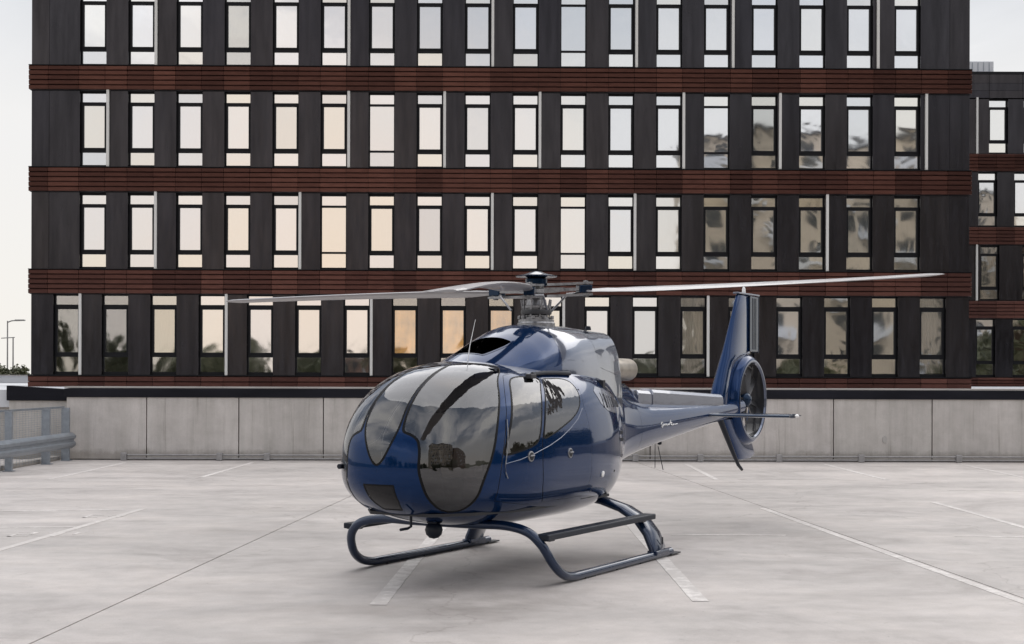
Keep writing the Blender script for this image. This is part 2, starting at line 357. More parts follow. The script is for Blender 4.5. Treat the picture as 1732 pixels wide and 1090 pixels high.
# parking deck: slabs with open joints over a dark base
WY = 35.7
tag(box_obj('deck_base', M['joint'], None, -30, 40, -22, 36.4, -.6, -.03), kind='structure')
def slab(pts):
    b = MB().prism(pts, 'z', -.03, 0); return tag(b.obj('deck_slab', M['deck'], recalc=True), kind='structure')
(jx0, jy0), (jx1, jy1) = gpt(50, 1090), gpt(560, 855)
k = (jx1-jx0)/(jy1-jy0); jl = lambda y: jx0+k*(y-jy0)
j2 = lambda y: 4.75-.079*(y-13.3)
slab([(-30, -22), (jl(-22)-.009, -22), (jl(WY)-.009, WY), (-30, WY)])
slab([(jl(-22)+.009, -22), (j2(-22)-.008, -22), (j2(WY)-.008, WY), (jl(WY)+.009, WY)])
slab([(j2(-22)+.008, -22), (40, -22), (40, WY), (j2(WY)+.008, WY)])
def line(p0, p1, w=.1, z=.004):
    a, b_ = Vector(gpt(*p0)), Vector(gpt(*p1)); d = (b_-a).normalized(); n = Vector((-d.y, d.x))*w/2
    # uneven painted edge
    L = (b_-a).length; k = max(2, int(L/.25)); l, r = [], []
    for i in range(k+1):
        p = a.lerp(b_, i/k); j1, j2 = random.uniform(-.006, .006), random.uniform(-.006, .006)
        l.append((p.x+n.x*(1+j1/w), p.y+n.y*(1+j1/w), z)); r.append((p.x-n.x*(1+j2/w), p.y-n.y*(1+j2/w), z))
    lb = [(p[0], p[1], .0006) for p in l]; rb = [(p[0], p[1], .0006) for p in r]
    me = MB().grid([lb, l, r, rb]).mesh('parking_line', M['paint'], recalc=False)
    me.update()
    if me.polygons[len(me.polygons)//2].normal.z < 0: me.flip_normals()
    return tag(link('parking_line', me), kind='structure')
for a, b_, w in [((-60, 948), (243, 861), .11), ((80, 812), (212, 783), .11), ((340, 808), (427, 783), .10),
                 ((640, 1024), (757, 880), .15), ((1186, 1018), (1058, 877), .15), ((1290, 860), (1760, 1029), .11),
                 ((1580, 850), (1760, 900), .11), ((1160, 785), (1213, 812), .11), ((1393, 785), (1500, 812), .11), ((1622, 785), (1770, 816), .11)]:
    line(a, b_, w)
for i, (a, b_, w) in enumerate([((-40, 865.5), (213, 862.5), .09), ((-40, 893), (128, 892), .09), ((1135, 905), (1330, 906), .07), ((1604, 830), (1770, 831), .10), ((1615, 908), (1770, 909), .06)]):
    line(a, b_, w, .004)
# faded stencilled bay numbers, read only as worn strokes
def stencil(px, py, strokes, s=.5):
    x, y = gpt(px, py); b = MB()
    for (x0, y0, x1, y1) in strokes: b.box(x+x0*s, x+x1*s, y+y0*s, y+y1*s, 0.0006, .0042)
    tag(b.obj('bay_number', M['paint']), kind='structure')
stencil(12, 908, [(0, .9, .5, 1), (.4, .5, .5, .9), (0, .45, .5, .55), (0, 0, .1, .45), (0, 0, .5, .1), (.75, .9, 1.2, 1), (1.1, 0, 1.2, .9), (1.5, .9, 1.95, 1), (1.5, .5, 1.6, .9)], .5)
stencil(140, 876, [(0, .9, .5, 1), (0, 0, .1, .9), (0, 0, .5, .1), (.75, .9, 1.25, 1), (1.15, 0, 1.25, .9), (.75, .45, 1.25, .55)], .42)

# ---------------------------------------------------------------- parapet wall
pw = empty('parapet_wall', (0, WY, 0)); tag(pw, 'long low concrete parapet wall with black coping behind the helicopter', 'wall')
ztop = 1.53
edges = [vx(p, WY) for p in (112, 248, 404, 547, 700, 853, 1000, 1100, 1253, 1410, 1577, 1735, 1890, 2045, 2200)]
for a, b_ in zip(edges[:-1], edges[1:]):
    dy = random.uniform(-.006, .006)
    box_obj('wall_panel', M['wallc'], pw, a+.012, b_-.012, dy, .2, 0.02, ztop, bevel=.008)
box_obj('wall_core', M['core'], pw, edges[0]+.02, edges[-1], .2, .42, -.3, ztop)
c0 = edges[0]-.05
cxs = [c0, vx(640, WY), vx(1225, WY), vx(1735, WY), edges[-1]]
for a, b_ in zip(cxs[:-1], cxs[1:]):
    MB().prism([(-.035, ztop-.002), (.5, ztop-.002), (.5, ztop+.22), (-.02, ztop+.21)], 'x', a+.004, b_-.004).obj('coping', M['membrane'], pw, bevel=.01)
box_obj('coping_trim', M['trim'], pw, c0, edges[-1], .02, .48, ztop+.222, ztop+.262)
box_obj('plinth_gap', M['core'], pw, edges[0], edges[-1], .03, .19, 0.0, .018)
# a chip of pale filler on one panel
c = vx(1497, WY); zc = vz(1497, 744, WY)
MB().prism([(c-.05, zc-.06), (c+.03, zc-.1), (c+.06, zc+.02), (c+.01, zc+.1), (c-.06, zc+.05)], 'y', -.012, .001).obj('filler_patch', M['trim'], pw)

lw_ = empty('side_wall', (vx(112, 37.0), 37.0, 0)); tag(lw_, 'short concrete wall end with sagging black coping at far left behind the guardrail', 'wall')
xL = vx(12, 37.0)-vx(112, 37.0)
box_obj('wall_panel', M['wallc'], lw_, xL+.05, .1, 0, .3, -.3, 1.44, bevel=.008)
b = MB(); b.v = [(xL, -.05, 1.42), (.14, -.05, 1.42), (.14, .35, 1.42), (xL, .35, 1.42), (xL, -.05, 1.80), (.14, -.05, 1.70), (.14, .35, 1.70), (xL, .35, 1.80)]
b.f = [(3, 2, 1, 0), (4, 5, 6, 7), (0, 1, 5, 4), (1, 2, 6, 5), (2, 3, 7, 6), (3, 0, 4, 7)]
b.obj('coping', M['membrane'], lw_, bevel=.01)

# low pipe rail along the wall foot
def pipe_rail(x0, x1, brackets, label):
    r = empty('pipe_rail', (x0, WY-.25, 0)); tag(r, label, 'rail', 'low pipe rails at the wall foot')
    L = x1-x0
    for z in (.05, .135): MB().tube([(0, 0, z), (L, 0, z)], .022, 10).obj('pipe', M['pipe'], r, smooth=True)
    for p in brackets:
        x = vx(p, WY-.25)-x0
        MB().prism([(x-.07, -.07), (x+.07, -.07), (x+.07, .08), (x-.07, .08)], 'z', 0.004, .19).obj('bracket', M['pipe'], r, bevel=.015)
    return r
xs = WY-.25
pipe_rail(vx(215, xs), vx(866, xs), (210, 372, 452, 640, 760), 'low double pipe rail at the wall foot left of the helicopter')
pipe_rail(vx(868, xs), vx(1900, xs), (900, 1075, 1185, 1318, 1457, 1622, 1790), 'low double pipe rail at the wall foot right of the helicopter')

# ---------------------------------------------------------------- guardrail and mesh fence on the left
GX = -10.64
gr = empty('guardrail', (GX, 35.2, 0)); tag(gr, 'galvanised steel guardrail beam running along the left deck edge', 'guardrail')
wprof = [(-.02, .52), (.035, .56), (.075, .60), (.075, .66), (.03, .70), (.03, .74), (.075, .78), (.075, .84), (.035, .88), (-.02, .92)]
wprof = [(x, .30+(z-.52)*.95) for x, z in wprof]
inner = [(x-.012, z) for x, z in reversed(wprof)]
MB().prism(wprof+inner, 'y', -14.0, .25).obj('beam', M['galv'], gr)
for Y in (31.2, 33.75, 35.25, 28.4, 25.2):
    y = Y-35.2
    b = MB(); b.box(-.16, -.02, y-.045, y-.035, 0, 1.28).box(-.16, -.15, y-.035, y+.035, 0, 1.28).box(-.03, -.02, y-.035, y+.035, 0, 1.28)
    b.box(-.2, .02, y-.1, y+.1, .003, .018); b.obj('post', M['galv'], gr)
    for z in (.40, .55): MB().lathe([(0.0, .02), (.016, .018), (.018, 0)], (0.04, y, z), 'x', 8).obj('bolt', M['dmetal'], gr)
mf = empty('mesh_fence', (GX-.24, 35.3, 0)); tag(mf, 'grey steel post and wire mesh fence behind the left guardrail', 'fence')
for y in (0.15, -1.35, -3.8, -6.9, -10.2):
    MB().box(-.03, .03, y-.06, y+.06, 0, 1.28).obj('post', M['galv'], mf, bevel=.006)
MB().box(-.02, .02, -14, .2, 1.26, 1.31).obj('top_rail', M['galv'], mf)
b = MB()
for i in range(24): b.tube([(0, -14, .08+i*.05), (0, .2, .08+i*.05)], .003, 4, cap=False)
for i in range(70): b.tube([(.006, -14+i*.2, .05), (.006, -14+i*.2, 1.27)], .003, 4, cap=False)
b.obj('wire_mesh', M['galv'], mf, recalc=False)['kind'] = 'stuff'
kb = MB().box(-.35, -.1, -14, 0.3, 0.0, .10).obj('kerb', M['wallc'], mf, bevel=.01)

# ---------------------------------------------------------------- podium roof and pale neighbour beyond
pr = empty('podium_roof', (0, 43, 0)); tag(pr, 'pale flat podium roof lying between the parapet wall and the office building', 'roof')
box_obj('roof_deck', M['roofw'], pr, -60, 60, -5.9, 30, 1.25, 1.69)
box_obj('podium_wall', M['wallc'], pr, -60, 60, -5.8, 29.9, -6, 1.249)
wb = empty('white_parapet', (vx(-200, 74), 74, 0)); tag(wb, 'plain white roof parapet beyond the left corner of the office building', 'wall')
box_obj('parapet_face', M['roofw'], wb, -12, 12.5, 0, .4, -6, vz(20, 636, 74)); box_obj('cap', M['trim'], wb, -12, 12.55, -.05, .45, vz(20, 636, 74), vz(20, 635, 74)+.02)

# ================================================================ OFFICE BUILDINGS
FY, YAW = 50.0, .0115
TY = math.tan(YAW)
def fx(px):
    u = (px-866)/FPX; Y = FY/(1-u*TY); return u*Y/math.cos(YAW)
PITCH = (fx(1512)-fx(134))/17; W0 = fx(134); WW = .885      # window bay and opening width
TOPS = [12.62, 9.16, 5.68]                                  # top of a slat band = sill of the storey above it
BH = .83                                                   # band height
mesh_cache = {}
def slat_mesh(w, h):
    k = (round(w, 3), round(h, 3))
    if k not in mesh_cache:
        mesh_cache[k] = MB().prism([(0, 0), (-.03, .012), (-.045, h-.03), (-.012, h), (0.03, h), (.03, 0)], 'x', 0, w).mesh('cladding_slat', M['slat'])
    return mesh_cache[k]
def panel_mesh(w, h, d=.22):
    k = ('p', round(w, 3), round(h, 3), d)
    if k not in mesh_cache: mesh_cache[k] = MB().box(0, w, 0, d, 0, h).mesh('cladding_panel', M['panel'], bevel=.006)
    return mesh_cache[k]
def frame_mesh(W, z, sash):
    """z = (lower pane z0,z1, main z0,z1, transom z0,z1, total height)"""
    k = ('f', W, z, sash)
    if k in mesh_cache: return mesh_cache[k]
    b = MB(); y0, y1 = .17, .27; e = .035
    b.box(0, e, y0, y1, 0, z[6]); b.box(W-e, W, y0, y1, 0, z[6])
    b.box(e, W-e, y0, y1, 0, z[0]); b.box(e, W-e, y0, y1, z[5], z[6])
    s_ = .055 if sash else 0.0; r = 0 if sash else .045
    b.box(e, W-e, y0, y1, z[1]+r, z[2]-r); b.box(e, W-e, y0, y1, z[3]+r*.6, z[4]-r*.4)
    if sash:
        b.box(e, e+s_, y0-.02, y1-.02, z[2], z[3]); b.box(W-e-s_, W-e, y0-.02, y1-.02, z[2], z[3])
        b.box(e, W-e, y0-.02, y0-.002, z[2]-.05, z[2]); b.box(e, W-e, y0-.02, y0-.002, z[3], z[3]+.045)
    # sill flashing and jambs
    b.box(-.001, W+.001, .0, y0, -.012, .012)
    mesh_cache[k] = b.mesh('window', M['frame']); return mesh_cache[k]
def pane_mesh(w, h):
    k = ('g', round(w, 3), round(h, 3))
    if k not in mesh_cache: mesh_cache[k] = MB().box(0, w, 0, .012, 0, h).mesh('pane', None)
    return mesh_cache[k]
def curtain_mesh(w, h):
    k = ('c', round(w, 2), round(h, 2))
    if k not in mesh_cache:
        n = 40; mesh_cache[k] = MB().grid([[(w*i/n, .035*math.sin(i*1.35)+.012*math.sin(i*.7), z) for i in range(n+1)] for z in (0, h)]).mesh('curtain', None, smooth=True)
    return mesh_cache[k]
def add_obj(name, me, m, parent, loc):
    o = bpy.data.objects.new(name, me); COL.objects.link(o); o.parent = parent; o.location = loc
    if m is not None:
        if not me.materials: me.materials.append(m)
        o.material_slots[0].link = 'OBJECT'; o.material_slots[0].material = m
    return o
ZU = (.085, .51, .67, 2.11, 2.23, 2.53, 2.60)
ZG = (.115, .62, .78, 2.25, 2.41, 2.71, 2.76)
def window(bld, x, z0, z, sash=True, style='m'):
    w = add_obj('window', frame_mesh(WW, z, sash), None, bld, (x, 0, z0))
    e = .035; s_ = .055 if sash else 0; r = 0 if sash else .045
    gm = {'m': M['glass'], 'r': M['glassw'], 'c': M['glassc'], 'd': M['glassc'], 'y': M['glassw'], 'a': M['glassc'], 'p': M['glass']}[style[0]]
    glow = gm if len(style) < 2 else {'m': M['glass'], 'r': M['glassw'], 'c': M['glassc']}[style[1]]
    j = lambda: random.uniform(0, .004)
    for (a, b_, q, mm) in ((z[0], z[1]+r, 0, glow), (z[2]-r, z[3]+r*.6, s_, gm), (z[4]-r*.4, z[5], 0, gm)):
        p = add_obj('pane', pane_mesh(WW-2*e-2*q, b_-a), mm, w, (e+q, .20+j(), a))
        p.rotation_euler = (random.gauss(0, .0022), 0, random.gauss(0, .0022))
    if style[0] in 'c': add_obj('curtain', curtain_mesh(WW-.02, z[5]-z[0]-.05), M['curtain'], w, (.01, .36, z[0]+.03))
    if style[0] == 'r' and random.random() < .5: add_obj('curtain', curtain_mesh(WW-.02, z[5]-z[0]-.05), M['curtain'], w, (.01, .36, z[0]+.03))
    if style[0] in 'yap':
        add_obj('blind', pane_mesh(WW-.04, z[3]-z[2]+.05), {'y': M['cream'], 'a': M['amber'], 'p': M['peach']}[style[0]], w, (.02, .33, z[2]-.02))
    return w
slat_count = 0
def slat_band(bld, segs, ztop, h, extra, tones, limit):
    """five slats a band; every slat piece its own part until the limit, then into extra"""
    global slat_count
    n = max(2, round(h/.166)); p = h/n
    for (a, b_), tn in zip(segs, tones):
        for i in range(n):
            z = ztop-h+i*p; hh = p-.011; tone = min(1, max(0, tn+random.uniform(-.08, .08)))
            y = -.10+random.uniform(-.004, .004)
            if slat_count < limit:
                o = add_obj('cladding_slat', slat_mesh(b_-a-.012, hh), None, bld, (a+.006, y, z+.011)); o.color = (tone, 0, 0, 1); slat_count += 1
            else:
                me = slat_mesh(b_-a-.012, hh); o_ = len(extra.v)
                extra.v += [(q.co.x+a+.006, q.co.y+y, q.co.z+z+.011) for q in me.vertices]
                extra.f += [tuple(o_+k for k in pl.vertices) for pl in me.polygons]; extra.t += [tone]*len(me.polygons)
def finish_extra(ex, bld):
    if not ex.f: return
    me = ex.mesh('cladding_slat', M['slat'], recalc=False)
    at_ = me.attributes.new('tone', 'FLOAT', 'FACE'); at_.data.foreach_set('value', ex.t)
    o = link('cladding_slat', me, None, bld); o.color = (0, 0, 0, 1); o['kind'] = 'stuff'

ob = empty('office_building', (0, FY, 0), YAW); tag(ob, 'large dark office block with rust brown slat bands filling the background behind the wall', 'building')
XL, XR = fx(52), fx(1639); BL, BR = fx(49), fx(1641)
cols = [W0+i*PITCH for i in range(18)]
gcols = [fx(90)+i*(fx(1556)-fx(90))/18 for i in range(19)]
def joints(cs, l, r, first=None):
    e = [l]+([first] if first else [])
    for c in cs: e += [c, c+WW]
    return [(a, b_) for a, b_ in zip(e, e[1:]+[r]) if b_-a > .05]
segs = joints(cols, BL, BR, fx(82))
segs_end = [(a, b_) for a, b_ in segs if True]
last = segs_end.pop(); mid = fx(1600); segs_end += [(last[0], mid), (mid, last[1])] if last[1]-mid > .2 else [last]
segs = segs_end
ex = MB()
rt = random.Random(3)
for zt, h in ((5.68, BH), (9.16, BH), (12.62, BH), (2.06, .40), (16.08, BH)):
    tones = []
    for a, b_ in segs:
        u = (a-XL)/(XR-XL)
        tones.append(.40+rt.uniform(-.22, .34)+.10*math.exp(-((u-.3)/.2)**2))
    slat_band(ob, segs, zt, h, ex, tones, 300)
    box_obj('band_backing', M['core'], ob, BL+.03, BR-.03, -.068, .28, zt-h-.004, zt+.004)
    box_obj('band_cap', M['frame'], ob, BL, BR, -.155, -.06, zt+.0, zt+.022)
finish_extra(ex, ob)
box_obj('core_wall', M['core'], ob, XL+.04, XR-.04, .55, 15, -6, 16.3)
box_obj('side_cladding', M['panel'], ob, XL-.001, XL+.039, .26, 15, -6, 16.6); box_obj('side_cladding', M['panel'], ob, XR-.039, XR+.001, .26, 15, -6, 16.6)
box_obj('roof', M['membrane'], ob, XL, XR, .0, 15, 16.6, 16.8)
box_obj('parapet_cladding', M['panel'], ob, XL+.01, XR-.01, 0.0, .26, 16.085, 16.599)
box_obj('base_cladding', M['core'], ob, XL+.01, XR-.01, .02, .5, -5.5, 1.655)
styles = {  # storey rows from the top: window styles left to right
 0: 'm m m y m m m m m m m p m m p m m m',
 1: 'm m m m m m m m m m m m m m y m m m',
 2: 'm m m m m p m m m m m m m r y r r r'}
SINGLE = {(0, 10), (1, 6), (1, 13), (2, 5), (2, 10)}
lowr = {2: {0: 'r', 3: 'r', 4: 'm'}, 1: {}}
for r, T in enumerate(TOPS):
    st = styles[r].split(); H = 2.63 if r else 2.63
    top = T+3.46-BH if r == 0 else TOPS[r-1]-BH
    H = top-T-.008
    z = list(ZU); z[6] = H-.002; z = tuple(round(v, 3) for v in z)
    for i, x in enumerate(cols): window(ob, x, T+.026, z, (r, i) not in SINGLE, st[i])
    ed = [XL]+sum([[c, c+WW] for c in cols], [])+[XR]
    pairs = [(XL, fx(82)), (fx(82), cols[0])]+[(c+WW, d) for c, d in zip(cols[:-1], cols[1:])]+[(cols[-1]+WW, fx(1605)), (fx(1605), XR)]
    for a, b_ in pairs:
        if b_-a < .06: continue
        add_obj('cladding_panel', panel_mesh(b_-a-.008, H-.03), None, ob, (a+.004, random.uniform(0, .006), T+.028))
T = 2.06; H = 5.68-BH-T-.008; z = list(ZG); z[6] = H-.002; z = tuple(round(v, 3) for v in z)
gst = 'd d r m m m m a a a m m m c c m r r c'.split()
for i, x in enumerate(gcols):
    w = window(ob, x, T+.026, z, True, gst[i])
ged = [(XL, gcols[0])]+[(c+WW, d) for c, d in zip(gcols[:-1], gcols[1:])]+[(gcols[-1]+WW, XR)]
for a, b_ in ged: add_obj('cladding_panel', panel_mesh(b_-a-.008, H-.03), None, ob, (a+.004, random.uniform(0, .006), T+.028))
strips = [(0, (263, 589, 832, 1075, 1238, 1483)), (1, (182, 589, 751, 912, 1155, 1318, 1565)), (2, (263, 507, 832, 1073, 1398)), (3, (136, 383, 628, 953, 1197))]
for r, ps in strips:
    T = (TOPS+[2.06])[r]; top = (T+3.46-BH) if r == 0 else (TOPS+[2.06])[r-1]-BH
    for p in ps: add_obj('light_strip', mesh_cache.setdefault(('s', r), MB().box(-.045, .045, -.10, -.004, 0, top-T-.05+.06).mesh('light_strip', M['strip'], bevel=.008)), None, ob, (fx(p), 0, T+.03))

# second block, further back on the right
o2 = empty('office_building', (0, 69, 0), 0.0); tag(o2, 'smaller dark office wing set back at the right edge of the photo', 'building')
x2 = lambda p: vx(p, 69)
BL2, BR2 = x2(1560), x2(2100)
rows2 = [(12.65, [1590, 1672, 1731, 1790, 1849, 1908, 1967, 2026], (1651,)), (9.20, [1594, 1654, 1715, 1774, 1833, 1892, 1951, 2010], ()),
         (5.72, [1598, 1658, 1729, 1788, 1847, 1906, 1965], (1651,)), (2.10, [1591, 1651, 1713, 1772, 1831, 1890, 1949], ())]
ex = MB(); slat_count = 0
box_obj('core_wall', M['core'], o2, BL2, BR2, .55, 12, -6, 16.2)
for r, (T, ws, sp_) in enumerate(rows2):
    top = 15.27 if r == 0 else rows2[r-1][0]-BH
    H = top-T-.01; zz_ = list(ZU if r < 3 else ZG); zz_[6] = round(H-.003, 3); zz_[5] = min(zz_[5], zz_[6]-.03); zz_ = tuple(round(v, 3) for v in zz_)
    xs_ = [x2(p) for p in ws]
    for i, x in enumerate(xs_): window(o2, x, T+.026, zz_, True, 'mmcr'[r] if not (r == 3 and i % 2) else 'm')
    for a, b_ in [(BL2, xs_[0])]+[(c+WW, d) for c, d in zip(xs_[:-1], xs_[1:])]+[(xs_[-1]+WW, BR2)]:
        add_obj('cladding_panel', panel_mesh(round(b_-a-.008, 3), H-.03), None, o2, (a+.004, 0, T+.028))
    for p in sp_: add_obj('light_strip', MB().box(-.045, .045, -.10, -.004, 0, H+.04).mesh('light_strip', M['strip']), None, o2, (x2(p), 0, T+.02))
    sg = []
    x = BL2
    while x < BR2-.2: sg.append((x, min(x+.86, BR2))); x += .86
    h = BH if r < 3 else .42
    slat_band(o2, sg, T, h, ex, [.40+random.uniform(-.2, .3) for _ in sg], 230)
    box_obj('band_backing', M['core'], o2, BL2, BR2, -.068, .28, T-h-.004, T+.004)
finish_extra(ex, o2)
zt2 = vz(1690, 122, 69)
x = BL2
while x < BR2-.1:
    for a, b_ in ((15.30, 15.64), (15.65, 15.99), (16.0, zt2-.12)):
        add_obj('cladding_panel', panel_mesh(1.55, round(b_-a, 3)), None, o2, (x, -.04, a))
    x += 1.56
box_obj('roof_edge', M['frame'], o2, BL2, BR2, -.08, 12, zt2-.118, zt2)
box_obj('roof_cabin', M['roofw'], o2, x2(1643), x2(1697), 1.5, 4, zt2, vz(1670, 104, 70.5), bevel=.02)
b = MB()
for i in range(5): b.box(x2(1650)+i*.27, x2(1650)+i*.27+.02, 1.47, 1.499, zt2+.1, vz(1670, 104, 70.5)-.05)
b.obj('cabin_ribs', M['galv'], o2)

# ================================================================ FAR LEFT: lamps and trees
def lamp(px, ytop, Y, label, arm=True):
    o = empty('street_lamp', (vx(px, Y), Y, -6)); tag(o, label, 'street lamp', 'street lamps beyond the left corner of the office building')
    H = vz(px, ytop, Y)+6
    MB().tube([(0, 0, 0), (0, 0, H*.5), (0, 0, H)], [.07, .055, .04], 10).obj('pole', M['pipe'], o, smooth=True)
    if arm:
        MB().tube([(0, 0, H-.1), (.25, 0, H), (.55, 0, H+.03)], .04, 8).obj('arm', M['pipe'], o, smooth=True)
        MB().prism([(.5, H-.02), (1.15, H), (1.12, H+.09), (.5, H+.09)], 'y', -.12, .12).obj('lamp_head', M['pipe'], o, bevel=.02)
    else: MB().tube([(-.75, 0, H-.05), (.1, 0, H)], .03, 8).obj('arm', M['pipe'], o, smooth=True)
    return o
lamp(12.5, 543, 95, 'taller thin grey street lamp with curved arm at far left skyline')
lamp(22, 571, 92, 'shorter thin grey street lamp just left of the office building', False)
rl = random.Random(11)
def tree(loc, h, w, n, label, group, leaf=.28, base=.35, name='tree', dens=1.0):
    o = empty(name, loc); tag(o, label, 'tree' if name == 'tree' else 'bush', group)
    b = MB(); th = h*base
    b.tube([(0, 0, 0), (.05*w*.2, 0, th*.6), (0, 0, th+.2*h)], [w*.05, w*.04, w*.02], 8)
    for k in range(6):
        a = rl.uniform(0, 2*PI); e = (math.cos(a)*w*.3, math.sin(a)*w*.3, th+h*rl.uniform(.2, .5))
        b.tube([(0, 0, th*rl.uniform(.6, 1.1)), (e[0]*.5, e[1]*.5, (th+e[2])*.5), e], [w*.022, w*.015, w*.006], 6)
    b.obj('trunk', M['bark'], o, smooth=True)
    cl = []
    for k in range(14):
        a = rl.uniform(0, 2*PI); q = rl.uniform(.1, 1)**.6
        cl.append(((math.cos(a)*w*.36*q, math.sin(a)*w*.36*q, th+(h-th)*rl.uniform(.15, .88)), w*rl.uniform(.12, .22)))
    m_ = MB()
    for k in range(int(n*dens)):
        (c, r) = cl[rl.randrange(len(cl))]
        v = Vector((rl.gauss(0, 1), rl.gauss(0, 1), rl.gauss(0, 1))).normalized()*r*rl.uniform(.5, 1.08); p = Vector(c)+v
        d1 = Vector((rl.gauss(0, 1), rl.gauss(0, 1), rl.gauss(0, .6))).normalized(); d2 = d1.cross(Vector((rl.gauss(0, 1), rl.gauss(0, 1), rl.gauss(0, 1)))).normalized()
        s_ = leaf*rl.uniform(.5, 1.2); i0 = len(m_.v)
        m_.v += [tuple(p-d1*s_), tuple(p+d2*s_*.5), tuple(p+d1*s_), tuple(p-d2*s_*.5)]; m_.f.append((i0, i0+1, i0+2, i0+3))
    m_.obj('crown', M['leaf'], o, recalc=False)
    return o
for i, (px, Y, top) in enumerate([(-22, 88, 604), (2, 86, 606), (18, 90, 611), (34, 87, 607), (46, 89, 610), (62, 92, 618)]):
    lab = ['bushy green tree at the left edge of the skyline', 'green tree under the taller street lamp', 'low green tree between the two street lamps',
           'green tree with twiggy top right of the street lamps', 'small green tree touching the office corner', 'dark green tree behind the office corner'][i]
    tree((vx(px, Y), Y, -6), vz(px, top, Y)+6, 3.2, 5000, lab, 'trees on the left skyline', .15)
tree((-13.6, 39, -1.5), 2.6, 2.4, 1500, 'green bush seen past the end of the side wall', None, .08, .2, 'bush')

# ================================================================ BEHIND THE CAMERA (mirrored in glass, panels and paint)
def block(x0, x1, y, d, h, m, fl, label, rz=0):
    o = empty('apartment_building', ((x0+x1)/2, y, -6), rz); tag(o, label, 'building')
    hw = (x1-x0)/2; H = h+6
    box_obj('wall', m, o, -hw, hw, -d, 0, 0, H); box_obj('roof', M['membrane'], o, -hw-.3, hw+.3, -d-.3, .3, H, H+.5)
    fh = H/fl; n = int(2*hw/3.2); pm = MB().box(-.75, .75, -.02, .04, 0, fh*.52).mesh('window', M['dglass'])
    bal = MB().box(-1.3, 1.3, 0, .9, 0, .9).mesh('balcony', M['roofw'])
    for k in range(fl):
        for i in range(n):
            x = -hw+(i+.5)*2*hw/n
            add_obj('window', pm, None, o, (x, 0, k*fh+fh*.25))
            if (i+k) % 3 == 0: add_obj('balcony', bal, None, o, (x, .045, k*fh+.1))
    return o
block(20, 62, -42, 14, 25.5, M['beige'], 10, 'tall beige apartment block across the deck on the right, behind the camera')
block(64, 96, -36, 14, 20, M['brickb'], 8, 'brown brick apartment block furthest right, behind the camera')
block(-98, -62, -55, 14, 13, M['beige'], 5, 'low beige apartment block on the left, behind the camera')
block(-20, 4, -88, 14, 4.4, M['brickb'], 3, 'low brown house in the middle distance, behind the camera')
for i, (x, y, h, w) in enumerate([(-57, -40, 15, 14), (-47, -44, 13, 12), (-38, -50, 9, 11), (-29, -62, 8, 10), (-21, -70, 9, 9), (-10, -75, 7, 9), (4, -70, 8, 9), (14, -60, 9, 9), (9, -80, 8, 9)]):
    tree((x, y, -6), h+3, w, 5200, ['tallest broad tree far left, beyond the deck behind the camera', 'second tall tree from the left, beyond the deck behind the camera', 'broad tree beside the low beige block behind the camera', 'rounded tree between the low block and the house behind the camera', 'tree just left of the low brown house behind the camera', 'tree in front of the left end of the low brown house behind the camera', 'tree in front of the right end of the low brown house behind the camera', 'tree nearest the tall beige block behind the camera', 'tree right of the low brown house, furthest back behind the camera'][i], 'trees beyond the deck behind the camera', .42)

for i, (x, y, h, w) in enumerate([(33, 30, 9.5, 9), (40, 37, 11, 10), (46, 45, 10, 10), (53, 52, 12, 11), (30, 22, 8, 8), (38, 14, 9, 9), (60, 60, 12, 11)]):
    tree((x, y, -6), h+2.5, w, 4200, ['tree third along the row right of the deck, outside the frame', 'taller tree in the middle of the row right of the deck', 'tree past the middle of the row right of the deck', 'broad tree near the far end of the row right of the deck',
         'small tree near the near end of the row right of the deck', 'nearest tree of the row right of the deck', 'farthest tree of the row right of the deck'][i], 'trees right of the deck', .38)
for i, (x, y, h, w) in enumerate([(-34, -78, 9, 12), (-14, -92, 8, 12), (0, -95, 10, 12), (19, -84, 8, 12)]):
    tree((x, y, -6), h+3, w, 4200, ['back-row tree furthest left behind the camera', 'back-row tree behind the low brown house', 'tallest back-row tree right of the low brown house', 'back-row tree furthest right behind the camera'][i], 'back row of trees behind the camera', .5)

for i, (x, y, h, w) in enumerate([(21, -30, 6, 9), (31, -34, 8, 11), (43, -33, 6, 11), (55, -32, 8, 11)]):
    tree((x, y, -6), h+3, w, 4200, ['tree at the near corner of the tall beige block', 'second tree in front of the tall beige block', 'lower tree in front of the middle of the tall beige block', 'tallest tree in front of the tall beige block'][i], 'trees in front of the tall beige block', .4)

#@@HELI@@
# ================================================================ HELICOPTER
TH = math.radians(29)
he = empty('helicopter', (.27, 16.4, 0), -PI/2-TH)
tag(he, 'dark blue metallic helicopter with glazed round nose parked on its skids on the concrete deck', 'helicopter')
def pchip(xs, ys, x):
    xs = np.array(xs, float); ys = np.array(ys, float); h = np.diff(xs); d = np.diff(ys)/h
    m = np.zeros(len(xs)); m[0] = d[0]; m[-1] = d[-1]
    for i in range(1, len(xs)-1):
        if d[i-1]*d[i] > 0:
            w1 = 2*h[i]+h[i-1]; w2 = h[i]+2*h[i-1]; m[i] = (w1+w2)/(w1/d[i-1]+w2/d[i])
    x = np.asarray(x, float); i = np.clip(np.searchsorted(xs, x)-1, 0, len(xs)-2); t = np.clip((x-xs[i])/h[i], 0, 1)
    return ys[i]*(1+2*t)*(1-t)**2+m[i]*h[i]*t*(1-t)**2+ys[i+1]*t*t*(3-2*t)+m[i+1]*h[i]*t*t*(t-1)
TIP = 3.16
def nosef(s, L, p):
    r = np.clip(1-(TIP-s)/L, 0, 1); return np.maximum(1-r**p, 0)**(1/p)
